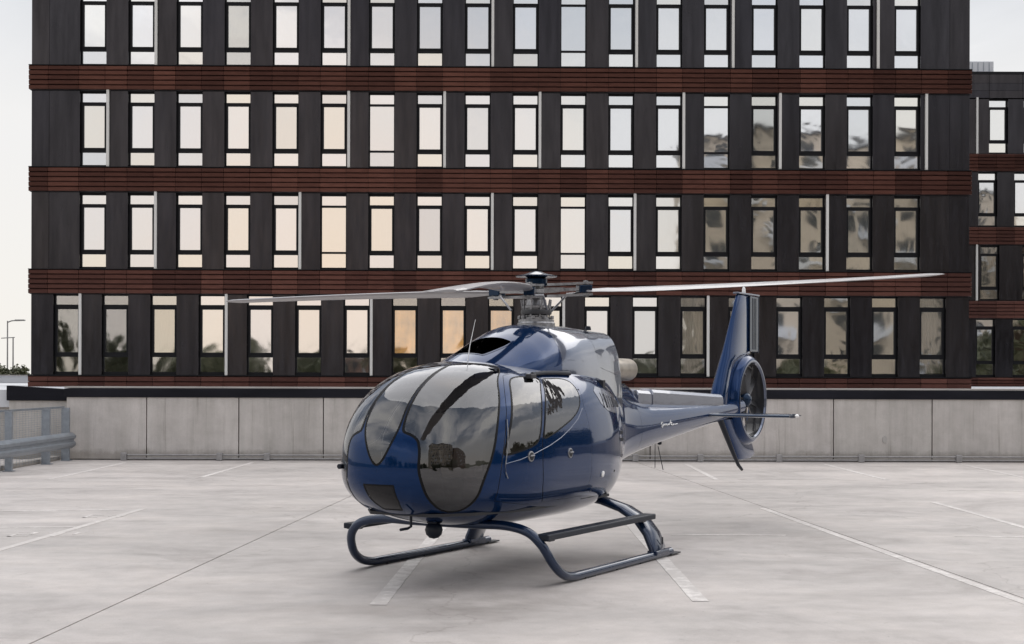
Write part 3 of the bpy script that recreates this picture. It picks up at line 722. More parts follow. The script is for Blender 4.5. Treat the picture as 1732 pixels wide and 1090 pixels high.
def prof(s):
    hw = pchip([-6.5, -5.2, -3.9, -2.7, -2, -1.6, -1.2, -.8, -.4, 0, .6, 1.2], [.12, .17, .24, .30, .335, .38, .51, .70, .84, .92, .965, .97], s)*nosef(s, 1.9, 2.4)
    zn = 1.15
    zt = pchip([-6.5, -5.2, -2.7, -2.2, -1.6, -1, -.4, .4, 1.4], [1.72, 1.68, 1.72, 1.80, 2.02, 2.14, 2.19, 2.22, 2.20], s)
    zt = zn+(zt-zn)*nosef(s, 1.75, 2.4)
    zb = pchip([-6.5, -5.2, -2.7, -2.2, -1.6, -1.2, -.6, .4, 1.2], [1.48, 1.36, 1.10, 1.03, .90, .70, .53, .5, .5], s)
    zb = zn+(zb-zn)*nosef(s, 2.2, 2.4)
    zc = pchip([-6.5, -5.7, -2.7, -1.6, -.8, 0, 1], [1.6, 1.55, 1.4, 1.3, 1.2, 1.15, 1.15], s)
    nt = pchip([-6.5, -2.7, -1, 1, 3], [2., 2.1, 2.4, 2.5, 2.3], s)
    return hw, zt, zb, zc, nt
def body(s, ph):
    hw, zt, zb, zc, n = prof(s); c = np.cos(ph); q = np.sin(ph)
    y = hw*np.sign(c)*np.abs(c)**(2/n)
    z = np.where(q >= 0, zc+(zt-zc)*np.abs(q)**(2/n), zc-(zc-zb)*np.abs(q)**(2/n))
    return np.stack([s+0*y, y, z], -1)
def surf_y(s, z):
    """port half-breadth of the hull at station s, height z"""
    hw, zt, zb, zc, n = [float(np.ravel(v)[0]) for v in prof(np.array([s]))]
    q = (z-zc)/(zt-zc) if z > zc else (zc-z)/(zc-zb)
    return hw*max(0, 1-abs(q)**n)**(1/n)
def grid_surface(fun, us, vs_, closed=True):
    """fun(u,v)->points; returns V,N,T with analytic-ish normals"""
    U, VV = np.meshgrid(us, vs_, indexing='ij'); G = fun(U, VV)
    du = np.gradient(G, axis=0)
    if closed: dv = np.roll(G, -1, 1)-np.roll(G, 1, 1)
    else: dv = np.gradient(G, axis=1)
    nn = np.cross(dv, du); ln = np.linalg.norm(nn, axis=-1, keepdims=True); nn = nn/np.maximum(ln, 1e-12)
    cen = G.mean(axis=1, keepdims=True); sg = np.sign(((G-cen)*nn).sum(-1).sum()); nn *= sg
    a, b_ = G.shape[:2]; idx = np.arange(a*b_).reshape(a, b_); nx = np.roll(idx, -1, 1)
    if closed: A, B, C, D = idx[:-1], nx[:-1], nx[1:], idx[1:]
    else: A, B, C, D = idx[:-1, :-1], idx[:-1, 1:], idx[1:, 1:], idx[1:, :-1]
    T = np.concatenate([np.stack([A, B, C], -1).reshape(-1, 3), np.stack([A, C, D], -1).reshape(-1, 3)])
    V, NN = G.reshape(-1, 3), nn.reshape(-1, 3)
    fn = np.cross(V[T[:, 1]]-V[T[:, 0]], V[T[:, 2]]-V[T[:, 0]])
    if (fn*NN[T[:, 0]]).sum() < 0: T = T[:, ::-1]
    ar = np.linalg.norm(fn, axis=1); return V, NN, T[ar > 1e-10]
def compact(V, NN, T):
    u, inv = np.unique(T, return_inverse=True); return V[u], NN[u], inv.reshape(-1, 3)
def split(m, f):
    """cut a triangle mesh exactly along f=0; returns (f<0 part, f>0 part)"""
    V, NN, T = m
    if len(T) == 0: return m, m
    f = np.where(np.abs(f) < 1e-7, 1e-7, f); s = f[T] < 0; k = s.sum(1)
    ins, out = [T[k == 3]], [T[k == 0]]; mixed = T[(k == 1) | (k == 2)]
    nv, nn, cache = [], [], {}; base = len(V)
    def cut(a, b_):
        key = (a, b_) if a < b_ else (b_, a)
        if key not in cache:
            w = f[a]/(f[a]-f[b_]); nv.append(V[a]*(1-w)+V[b_]*w); q = NN[a]*(1-w)+NN[b_]*w; nn.append(q/max(1e-9, np.linalg.norm(q))); cache[key] = base+len(nv)-1
        return cache[key]
    mi, mo = [], []
    for t in mixed:
        sg = [f[i] < 0 for i in t]; lone = sg.index(True) if sum(sg) == 1 else sg.index(False)
        a, b_, c = t[lone], t[(lone+1) % 3], t[(lone+2) % 3]; p, q = cut(a, b_), cut(a, c)
        l1, l2 = (mi, mo) if sg[lone] else (mo, mi)
        l1.append((a, p, q)); l2 += [(p, b_, c), (p, c, q)]
    V2 = np.concatenate([V, np.array(nv)]) if nv else V; N2 = np.concatenate([NN, np.array(nn)]) if nn else NN
    I = np.concatenate(ins+([np.array(mi)] if mi else [])); O = np.concatenate(out+([np.array(mo)] if mo else []))
    return compact(V2, N2, I), compact(V2, N2, O)
def sdf(P, poly):
    P = np.asarray(P); poly = np.asarray(poly, float); d = np.full(len(P), 1e9); ins = np.zeros(len(P), bool)
    for a, b_ in zip(poly, np.roll(poly, -1, 0)):
        e = b_-a; w = P-a; t = np.clip((w@e)/(e@e), 0, 1); d = np.minimum(d, np.linalg.norm(w-t[:, None]*e, axis=1))
        c = ((a[1] > P[:, 1]) != (b_[1] > P[:, 1])); den = (b_[1]-a[1]) if abs(b_[1]-a[1]) > 1e-12 else 1e-12
        ins ^= c & (P[:, 0] < (b_[0]-a[0])*(P[:, 1]-a[1])/den+a[0])
    return np.where(ins, -d, d)
def smooth_poly(p, it=2):
    p = np.array(p, float)
    for _ in range(it):
        q = np.roll(p, -1, 0); p = np.stack([p*.75+q*.25, p*.25+q*.75], 1).reshape(-1, 2)
    return p
def chart(V):
    r = np.hypot(V[:, 0]-.7, V[:, 1]); return np.stack([np.arctan2(V[:, 1], V[:, 0]-.7), np.arctan2(V[:, 2]-1.2, r)], -1)
def tri_obj(name, m, material, parent, off=0.0):
    V, NN, T = m
    me = bpy.data.meshes.new(name); me.from_pydata((V+NN*off).tolist(), [], T.tolist()); me.materials.append(material)
    me.polygons.foreach_set('use_smooth', [True]*len(me.polygons)); me.update()
    me.normals_split_custom_set_from_vertices(NN.tolist())
    return link(name, me, None, parent)
us = TIP-np.concatenate([np.linspace(0.0008, 1, 110)**2*1.9, 1.9+np.linspace(.004, 1, 190)*7.75])
hull = grid_surface(body, us, np.linspace(0, 2*PI, 220, endpoint=False))
boom, hull = split(hull, hull[0][:, 0]+2.35)
def both(m, poly, scale=(1, 1)):
    """split by a polygon mirrored on both sides -> (port, starboard, rest)"""
    c = chart(m[0]); c[:, 0] = np.abs(c[:, 0]); i, o_ = split(m, sdf(c, poly)); a, b_ = split(i, -i[0][:, 1]); return a, b_, o_
def pane_and_seal(m, poly, w, sym=False):
    c = chart(m[0])
    if not sym: c[:, 0] = np.abs(c[:, 0])
    return split(m, sdf(c, poly)+w)      # (glass, seal)
P_wind = smooth_poly([(.106, .66), (.30, .735), (.44, .745), (.468, .66), (.455, .52), (.482, .375), (.475, .205), (.458, .055), (.415, -.07), (.378, -.17), (.292, -.234), (.213, -.226),
          (.184, -.14), (.174, -.066), (.163, -.015), (.166, .055), (.160, .085), (.155, .10), (.135, .116), (.110, .124), (.094, .132), (.091, .165), (.092, .25), (.100, .44)], 2)
P_cent = smooth_poly([(.103, .655), (.098, .44), (.090, .25), (.088, .165), (.078, .125), (.056, .07), (.028, .015), (.0, -.006), (-.028, .015), (-.056, .07), (-.078, .125), (-.088, .165), (-.090, .25), (-.098, .44), (-.103, .655), (0, .665)], 2)
P_light = [(-.072, -.072), (.072, -.072), (.068, -.146), (.05, -.20), (-.05, -.20), (-.068, -.146)]
P_dwin = smooth_poly([(.530, .575), (.60, .655), (.69, .71), (.86, .78), (.945, .80), (.93, .72), (.872, .597), (.815, .36), (.765, .138), (.69, .095), (.60, .062), (.50, .036), (.497, .06), (.515, .12), (.545, .27), (.545, .42)], 2)
P_rwin = smooth_poly([(.985, .79), (1.08, .835), (1.45, .90), (1.75, .86), (1.80, .74), (1.70, .60), (1.55, .50), (1.36, .41), (1.12, .305), (.93, .21), (.80, .152), (.802, .20), (.845, .36), (.905, .55)], 2)
P_fdoor = [(.487, .60), (.56, .675), (.68, .74), (.84, .80), (1.0, .845), (.93, .62), (.85, .40), (.79, .15), (.79, -.02), (.80, -.2), (.835, -.36), (.64, -.30), (.45, -.20), (.47, -.14), (.485, -.05), (.492, .02), (.508, .15), (.515, .3)]
P_rdoor = [(1.0, .845), (1.09, .885), (1.5, .945), (1.90, .92), (1.84, .70), (1.72, .54), (1.72, .3), (1.73, 0), (1.73, -.46), (1.3, -.45), (.835, -.36), (.80, -.2), (.79, -.02), (.79, .15), (.85, .40), (.93, .62)]
seam_all = []
c_glass, hull = split(hull, sdf(chart(hull[0]), P_cent)); wp, ws_, hull = both(hull, P_wind)
lt, hull = split(hull, sdf(chart(hull[0]), P_light))
dp, ds, hull = both(hull, P_dwin); rp, rs, hull = both(hull, P_rwin)
for mm, nm, poly, w in ((wp, 'windshield', P_wind, .010), (ws_, 'windshield', P_wind, .010)):
    g_, s_ = pane_and_seal(mm, poly, w); o = tri_obj(nm, g_, M['canopy'], he); tri_obj('window_seal', s_, M['seal'], o, .002)
g_, s_ = pane_and_seal(c_glass, P_cent, .008, True); o = tri_obj('windshield', g_, M['canopy'], he); tri_obj('window_seal', s_, M['seal'], o, .002)
o['label'] = 'narrow tapering centre windshield pane'
g_, s_ = pane_and_seal(lt, P_light, .006, True); o = tri_obj('landing_light_cover', g_, M['smoke'], he, -.002); tri_obj('window_seal', s_, M['seal'], o, .001)
fd_p, fd_s, hull = both(hull, P_fdoor); rd_p, rd_s, hull = both(hull, P_rdoor)
def door(m, poly, win, wpoly, name, lab=None):
    c = chart(m[0]); c[:, 0] = np.abs(c[:, 0]); d = sdf(c, poly)
    a, seam = split(m, d+.0035); o = tri_obj(name, a, M['blue'], he); tri_obj('door_gap', seam, M['seam'], o, -.004)
    g_, s_ = pane_and_seal(win, wpoly, .012); tri_obj('window', g_, M['canopy'], o); tri_obj('window_seal', s_, M['seal'], o, .002)
    return o
fdo = door(fd_p, P_fdoor, dp, P_dwin, 'front_door'); fds = door(fd_s, P_fdoor, ds, P_dwin, 'front_door')
rdo = door(rd_p, P_rdoor, rp, P_rwin, 'rear_door'); rds = door(rd_s, P_rdoor, rs, P_rwin, 'rear_door')
# seams round the rear body
for f in (lambda V: np.abs(V[:, 0]-.0-.25*(V[:, 2]-1.2)+.62)-.004, lambda V: np.maximum(np.abs(V[:, 2]-.74)-.004, V[:, 0]-.55), lambda V: np.abs(V[:, 0]+2.2)-.004):
    a, hull = split(hull, f(hull[0])); seam_all.append(a)
bo_ = 0; VV, NNs, TT = [], [], []
for a in seam_all: VV.append(a[0]); NNs.append(a[1]); TT.append(a[2]+bo_); bo_ += len(a[0])
tri_obj('panel_seams', (np.concatenate(VV), np.concatenate(NNs), np.concatenate(TT)), M['seam'], he, -.004)
gpoly = smooth_poly([(.12, 1.95), (-.5, 1.88), (-.98, 1.74), (-1.0, 1.64), (-.5, 1.62), (.02, 1.68)], 1)
gr_, hull = split(hull, sdf(np.stack([hull[0][:, 0], hull[0][:, 2]], -1), gpoly))
for side in (1, -1):
    gp = split(gr_, -side*gr_[0][:, 1])[0]
    tri_obj('engine_grille', gp, M['pale'], he, .003)
fus = tri_obj('fuselage', hull, M['blue'], he)
for f in (lambda V: np.abs(V[:, 0]+3.9)-.003,):
    a, boom = split(boom, f(boom[0])); tri_obj('boom_seam', a, M['seam'], he, -.003)
bm_ = tri_obj('tail_boom', boom, M['blue'], he)
# door furniture
def on_hull(s, z, off=.0):
    y = surf_y(s, z); e = .01
    ds_ = (surf_y(s+e, z)-surf_y(s-e, z))/(2*e); dz_ = (surf_y(s, z+e)-surf_y(s, z-e))/(2*e)
    n = Vector((-ds_, 1, -dz_)).normalized(); return Vector((s, y, z))+n*off, n
def stamp(mb, s, z, r, off, side=1, n=20, h=.012):
    p, nn = on_hull(s, z, off); a = nn.cross(Vector((0, 0, 1))).normalized(); b_ = a.cross(nn)
    o = len(mb.v)
    for (rr, hh) in ((r, -.01), (r, h*.6), (r*.8, h), (0.001, h)):
        for j in range(n):
            t_ = 2*PI*j/n; q = p+(a*math.cos(t_)+b_*math.sin(t_))*rr+nn*hh; mb.v.append((q.x, q.y*side, q.z))
    for i in range(3):
        for j in range(n): mb.f.append((o+i*n+j, o+i*n+(j+1) % n, o+(i+1)*n+(j+1) % n, o+(i+1)*n+j))
for side, d1, d2 in ((1, fdo, rdo), (-1, fds, rds)):
    for s, d in ((1.87, d1), (1.07, d2)):
        b = MB(); stamp(b, s, 1.255, .052, .0, side); b.obj('handle', M['steel'], d, smooth=True)
        b = MB(); stamp(b, s, 1.255, .040, .007, side, h=.008); b.obj('handle_recess', M['seam'], d, smooth=True)
        b = MB(); p, nn = on_hull(s, 1.262, .018); b.tube([(p.x-.04, p.y*side, p.z), (p.x+.04, p.y*side, p.z)], .009, 8); b.obj('lever', M['steel'], d, smooth=True)
    b = MB(); stamp(b, .22, .99, .035, .002, side); b.obj('drain_cap', M['white'], he, smooth=True)
    b = MB()
    for s, z, r in ((-.2, 1.0, .014), (-.45, 1.35, .014), (-.9, 1.5, .012), (-.75, 1.15, .012), (.42, .82, .012), (.5, 1.9, .01), (-.4, 1.95, .012), (-1.2, 1.3, .012)): stamp(b, s, z, r, .001, side, 10, .004)
    b.obj('fasteners', M['dmetal'], he, smooth=True)
    # sliding-door track, upper hinge and grab strip
    pts = [on_hull(s, z, .02)[0] for s, z in ((1.28, 2.045), (1.0, 2.06), (.7, 2.062), (.42, 2.055))]
    MB().tube([(p.x, p.y*side, p.z) for p in pts], .022, 8).obj('door_track', M['plast'], he, smooth=True)
    p = on_hull(1.36, 2.02, .02)[0]; MB().box(p.x-.06, p.x+.06, p.y*side-.035, p.y*side+.035, p.z-.02, p.z+.03).obj('track_bracket', M['dmetal'], he, bevel=.01)
    pts = [on_hull(s, z, .012)[0] for s, z in ((2.17, 1.62), (2.20, 1.5), (2.235, 1.35), (2.27, 1.2), (2.27, 1.12), (2.235, 1.06))]
    MB().tube([(p.x, p.y*side, p.z) for p in pts], .005, 8).obj('door_jettison_cable', M['steel'], he, smooth=True)
    # bright waist line under the windows
    ln = [(2.26, 1.235), (2.05, 1.265), (1.8, 1.315), (1.5, 1.385), (1.25, 1.455), (1.0, 1.545), (.8, 1.63), (.62, 1.74)]
    MB().tube([(lambda p: (p.x, p.y*side, p.z))(on_hull(s, z-.035, .001)[0]) for s, z in ln], .0042, 6).obj('waist_moulding', M['silver'], he, smooth=True)
b = MB()
for z in (1.44, 1.36): b.box(-.62, -.50, surf_y(-.56, z)-.02, surf_y(-.56, z)+.006, z-.05, z-.01)
b.obj('vent_slot', M['seam'], he)
# louvred side intake and baggage hatch region under the cowling
b = MB()
for i in range(9):
    s = -.02-.10*i; z0, z1 = 1.70+.0*i, 1.86-.014*i; w_ = (.006, .011, .005)[i % 3]
    b.tube([tuple(on_hull(s, z0, .003)[0]), tuple(on_hull(s-.02, (z0+z1)/2, .003)[0]), tuple(on_hull(s-.05, z1, .003)[0])], w_, 6)
b.obj('side_louvre', M['seam'], he, smooth=True)

# ---- engine cowling
def cowl(s, v):
    w = pchip([-1.48, -1.0, -.5, .3, .8, 1.2, 1.55, 1.86], [.36, .45, .53, .60, .58, .50, .42, .30], s)
    zt = pchip([-1.48, -1.0, -.5, .2, .5, .8, 1.2, 1.55, 1.86], [2.575, 2.59, 2.615, 2.62, 2.60, 2.52, 2.38, 2.26, 2.15], s)
    zb = pchip([-1.48, -1.0, 0, 1, 1.86], [1.48, 1.70, 1.98, 2.02, 2.02], s)
    n = pchip([-1.48, -.5, .5, 1.2, 1.86], [3.4, 2.5, 2.2, 2.0, 2.0], s)
    c = np.cos(v); q = np.sin(v)
    k = np.abs(q)**(2/n)
    return np.stack([s+0*v - .10*(1-k)*np.clip(-s-.8, 0, 1)*1.0, w*np.sign(c)*np.abs(c)**(2/n), zb+(zt-zb)*k], -1)
cv = grid_surface(cowl, np.linspace(1.86, -1.48, 180), np.linspace(0, PI, 150), closed=False)
intake_poly = [(1.52, .02), (1.52, .17), (1.02, .24), (1.02, .02)]
def cproj(V): return np.stack([V[:, 0], np.abs(V[:, 1])], -1)
ink, cv = split(cv, np.where(cv[0][:, 2] > 2.1, sdf(cproj(cv[0]), smooth_poly([(1.52, -.3), (1.52, .17), (1.47, .20), (1.04, .27), (.99, .24), (.99, -.3)], 1)), 1))
lip, dark = split(ink, -(sdf(cproj(ink[0]), smooth_poly([(1.52, -.3), (1.52, .17), (1.47, .20), (1.04, .27), (.99, .24), (.99, -.3)], 1))+.014))
tri_obj('intake_lip', lip, M['blue'], he, .004)
V, NN, T = dark; V = V-NN*.16*np.clip((1.6-V[:, 0:1])/.5, 0, 1)
tri_obj('intake_duct', (V, NN, T), M['seam'], he)
sm = []
for f in (lambda V: np.abs(V[:, 0]+.28*(V[:, 2]-2.3)-.46)-.0045, lambda V: np.abs(V[:, 0]+.02*(V[:, 2]-2.3)+.62)-.004, lambda V: np.maximum(np.abs(V[:, 2]-2.22+.12*np.clip(-V[:, 0], 0, 2))-.003, V[:, 0]-.42)):
    a, cv = split(cv, f(cv[0])); sm.append(a)
bo_ = 0; VV, NNs, TT = [], [], []
for a in sm: VV.append(a[0]); NNs.append(a[1]); TT.append(a[2]+bo_); bo_ += len(a[0])
tri_obj('cowling_seams', (np.concatenate(VV), np.concatenate(NNs), np.concatenate(TT)), M['seam'], he, -.004)
front, aft = split(cv, -(cv[0][:, 0]+.28*(cv[0][:, 2]-2.3)-.46))
tri_obj('mast_fairing', front, M['blue'], he); tri_obj('engine_cowling', aft, M['silver'], he)  # cowling paler than the blue fairing: sky reflection put into its colour
# rear closing panel of the cowling
pts = cowl(np.full(60, -1.48), np.linspace(0, PI, 60))
b = MB(); b.v = [tuple(p) for p in pts]; cpt = len(b.v); b.v.append((-1.53, 0, 2.05)); b.f = [(i, i+1, cpt) for i in range(59)]+[(59, 0, cpt)]
b.obj('cowling_rear_panel', M['blue'], he, smooth=True)
MB().lathe([(.11, -.3), (.118, -.66), (.128, -.67), (.138, -.65), (.140, 0), (.10, .0)][::-1], (-1.60, .10, 2.13), 'x', 40).obj('exhaust_pipe', M['exh'], he, smooth=True)
MB().lathe([(.001, -.35), (.116, -.35)], (-1.75, .10, 2.13), 'x', 30).obj('exhaust_inside', M['seam'], he)
# rear pylon fairing between cowling and boom, then the tail drive cover
rows = []
for s, w, z0, z1 in ((-1.40, .33, 1.7, 2.08), (-1.7, .28, 1.65, 2.0), (-2.05, .22, 1.62, 1.98), (-2.3, .17, 1.6, 1.90), (-2.5, .14, 1.6, 1.80)):
    rows.append([(s-.1*math.sin(a), w*math.cos(a)*(abs(math.cos(a))**-.2 if abs(math.cos(a)) > .01 else 1), z0+(z1-z0)*math.sin(a)**.8) for a in np.linspace(0, PI, 20)])
MB().grid(rows).obj('aft_fairing', M['blue'], he, smooth=True)
for a, b_, z0, z1, w in ((-2.52, -2.95, 1.885, 1.87, .125), (-3.0, -5.55, 1.89, 1.80, .12)):
    rows = []
    for s, zt in ((a, z0-.03), (a-.02, z0), (b_+.02, z1), (b_, z1-.03)):
        rows.append([(s, -w, 1.60), (s, -w, zt-.05), (s, -w*.75, zt-.012), (s, -w*.4, zt), (s, w*.4, zt), (s, w*.75, zt-.012), (s, w, zt-.05), (s, w, 1.60)])
    g_ = MB().grid(rows); n_ = len(g_.v); g_.f += [tuple(range(7, -1, -1)), tuple(range(n_-8, n_))]
    g_.obj('drive_shaft_cover', M['pale'], he, smooth=math.radians(35))  # bright sky sheen along the boom top put into this lighter paint

# ---- tail
FC = (-6.76, 1.70)
ring = [(.56, .12), (.572, .14), (.59, .145), (.61, .14), (.645, .115), (.685, .06), (.695, 0), (.685, -.06), (.645, -.115), (.61, -.14), (.59, -.145), (.572, -.14), (.56, -.12), (.555, 0), (.56, .12)]
MB().lathe(ring, (FC[0], 0, FC[1]), 'y', 72).obj('fan_shroud', M['blue'], he, smooth=math.radians(60))
MB().lathe([(.553, .122), (.568, .146), (.589, .152), (.604, .146)], (FC[0], 0, FC[1]), 'y', 72).obj('shroud_lip', M['silver'], he, smooth=True)
MB().lathe([(.5535, .118), (.5525, 0), (.5535, -.118)], (FC[0], 0, FC[1]), 'y', 72).obj('dark_duct_liner', M['bluedk'], he, smooth=True)  # navy sheet added to darken the inside of the fan duct
fan = MB().lathe([(.001, .11), (.05, .105), (.10, .07), (.125, .0), (.12, -.1), (.001, -.11)], (FC[0], 0, FC[1]), 'y', 32).obj('fan_hub', M['bluedk'], he, smooth=True)
for k in range(10):
    a = 2*PI*k/10+.13*(k % 2); ca, sa = math.cos(a), math.sin(a); rows = []
    for r in (.11, .3, .54):
        tw = math.radians(52-30*(r-.11)/.4); c_ = .055; row = []
        for u, v in ((-1, 0), (-.3, .09), (1, 0), (-.3, -.09)):
            x1 = u*c_*math.cos(tw)-v*c_*math.sin(tw); y1 = u*c_*math.sin(tw)+v*c_*math.cos(tw)
            row.append((FC[0]+r*ca-x1*sa, y1, FC[1]+r*sa+x1*ca))
        rows.append(row)
    MB().grid(rows, closed=True).obj('fan_blade', M['dmetal'], fan)
for k in range(5):
    a = 2*PI*k/5+.5; MB().tube([(FC[0]+.1*math.cos(a), -.10, FC[1]+.1*math.sin(a)), (FC[0]+.53*math.cos(a+.25), -.12, FC[1]+.53*math.sin(a+.25))], .018, 8).obj('stator_vane', M['bluedk'], he, smooth=True)
# upper fin
def foil(s0, s1, z, th, n=12, y0=0):
    """closed airfoil section, leading edge s0, trailing s1"""
    up = []
    for i in range(n+1):
        x = .5*(1-math.cos(PI*i/n)); t_ = 5*th*(.2969*math.sqrt(x)-.126*x-.3516*x*x+.2843*x**3-.1015*x**4); up.append((x, t_))
    c = s0-s1
    pts = [(s0-x*c, y0+t_*c+.0*c, z) for x, t_ in up]+[(s0-x*c, y0-t_*c, z) for x, t_ in reversed(up[1:-1])]
    return pts
rows = []
for z, le, te, th in ((1.45, -5.5, -6.10, .30), (1.70, -5.42, -6.12, .33), (1.95, -5.57, -6.18, .32), (2.15, -5.70, -6.32, .28), (2.28, -5.79, -6.55, .23), (2.36, -5.84, -6.90, .18), (2.42, -5.88, -6.99, .155), (2.7, -6.05, -7.0, .14), (3.0, -6.23, -7.02, .125), (3.28, -6.40, -7.04, .11), (3.30, -6.43, -7.03, .06)):
    rows.append(foil(le, te, z, th, 16))
fb = MB().grid(rows, closed=True); n_ = len(rows[0]); fb.f.append(tuple(range(len(fb.v)-n_, len(fb.v))))
fin = fb.obj('tail_fin', M['blue'], he, smooth=math.radians(50))
# blunt ribbed trailing panel of the fin with pale edge strip
rows = [[(le, y, z) for le, y in ((-6.86, .052), (-7.25, .045), (-7.25, -.045), (-6.86, -.052))] for z in (2.44, 3.285)]
b = MB().grid(rows, closed=True); b.f += [(3, 2, 1, 0), (4, 5, 6, 7)]; b.obj('fin_trailing_panel', M['bluedk'], fin, bevel=.006)
for i in range(3): MB().box(-6.97-.08*i, -6.965-.08*i, .050, .056, 2.47, 3.26).obj('panel_rib', M['seam'], fin)
MB().box(-7.268, -7.25, -.05, .05, 2.43, 3.295).obj('trailing_strip', M['bluedk'], fin, bevel=.004)
MB().prism([(-6.38, -.05), (-7.28, -.06), (-7.28, .06), (-6.38, .05)], 'z', 3.30, 3.325).obj('fin_cap', M['silver'], fin, bevel=.006)
MB().lathe([(.001, .10), (.018, .09), (.026, .06), (.028, 0)], (-6.72, 0, 3.325), 'z', 16).obj('beacon', M['white'], fin, smooth=True)
# ventral fin and tail bumper
rows = [foil(le, te, z, th, 12) for z, le, te, th in ((1.42, -5.75, -6.6, .14), (1.2, -5.95, -6.85, .13), (1.0, -6.2, -7.12, .12), (.86, -6.38, -7.22, .10), (.80, -6.45, -7.05, .09))]
vb = MB().grid(rows, closed=True); n_ = len(rows[0]); vb.f.append(tuple(range(len(vb.v)-n_, len(vb.v)))); vb.obj('ventral_fin', M['blue'], he, smooth=math.radians(50))
MB().tube([(-5.70, 0, 1.45), (-5.95, 0, 1.22), (-6.18, 0, 1.0), (-6.36, 0, .84), (-6.50, 0, .72), (-6.66, 0, .64)], [.045, .042, .036, .03, .026, .022], 10).obj('tail_bumper', M['plast'], he, smooth=True)
# horizontal stabiliser
rows = [foil(-4.78, -5.32, y, .11, 12) for y in (-1.32, 1.32)]
rows = [[(p[0], y, 1.51+p[1]) for p in foil(-4.78, -5.32, 0, .11, 12)] for y in (-1.36, -1.33, 1.33, 1.36)]
sb = MB().grid(rows, closed=True); n_ = len(rows[0]); sb.f += [tuple(range(n_-1, -1, -1)), tuple(range(3*n_, 4*n_))]
st = sb.obj('stabiliser', M['bluedk'], he, smooth=math.radians(50))
for y in (-1.40, 1.40): MB().lathe([(.001, -.06), (.02, -.04), (.026, 0), (.02, .04), (.001, .06)], (-5.0, y, 1.51), 'x', 14).obj('tip_light', M['white'], st, smooth=True)
# boom script: small pale strokes of handwriting-like lettering
b = MB()
def stroke(pts, w=.0055):
    q = []
    for (u, v) in pts:
        s = -2.86-u*.85; z = 1.425+v*.7-.02*u; p, nn = on_hull(s, z, .004); q.append(tuple(p))
    b.tube(q, w, 6)
stroke([(0, .01), (.04, .05), (.07, .045), (.05, .0), (.02, -.03), (.05, -.045), (.09, -.01), (.12, .02), (.14, -.01), (.18, .02), (.20, -.01), (.24, .022), (.27, -.012), (.31, .02), (.34, -.005), (.38, .03), (.42, .085), (.43, .03), (.42, -.01), (.47, .02), (.50, -.01), (.55, .015), (.62, .012), (.72, .022)])
stroke([(.40, .04), (.47, .045)], .006)
b.obj('script_lettering', M['white'], he, smooth=True)
for s, L in ((-2.9, .32), (-3.35, .0)):
    if L: MB().tube([(s-.55, 0, 1.12), (s-.72, 0, .80)], .006, 6).obj('belly_antenna', M['plast'], he, smooth=True)
    else: MB().tube([(s, 0, 1.16), (s, 0, .84)], .005, 6).obj('belly_antenna', M['plast'], he, smooth=True)
MB().lathe([(.03, .0), (.028, -.04), (.001, -.05)], (-3.5, 0, 1.185), 'z', 12).obj('antenna_base', M['plast'], he, smooth=True)
MB().tube([(1.72, .12, 2.12), (1.66, .12, 2.35), (1.55, .12, 2.62)], [.006, .004, .002], 8).obj('whip_antenna', M['white'], he, smooth=True)
MB().lathe([(.001, .05), (.03, .045), (.04, 0)], (-.95, .18, 2.585), 'z', 16).obj('anticollision_light', M['plast'], he, smooth=True)

# ---- underside
MB().lathe([(.001, .088), (.044, .077), (.077, .044), (.088, 0), (.077, -.044), (.044, -.077), (.001, -.088)], (2.34, .12, .535), 'z', 28).obj('belly_camera', M['plast'], he, smooth=True)
MB().box(2.28, 2.40, .07, .17, .60, .68).obj('camera_mount', M['plast'], he, bevel=.01)
MB().tube([(2.72, .10, .72), (2.72, .10, .60), (2.78, .10, .585), (2.9, .10, .585)], .014, 8).obj('pitot_tube', M['plast'], he, smooth=True)
p, nn = on_hull(2.93, 1.18, .0)
MB().tube([(2.90, -p.y+.01, 1.17), (2.98, -p.y-.0, 1.165)], .025, 8).obj('side_light', M['plast'], he, smooth=True)

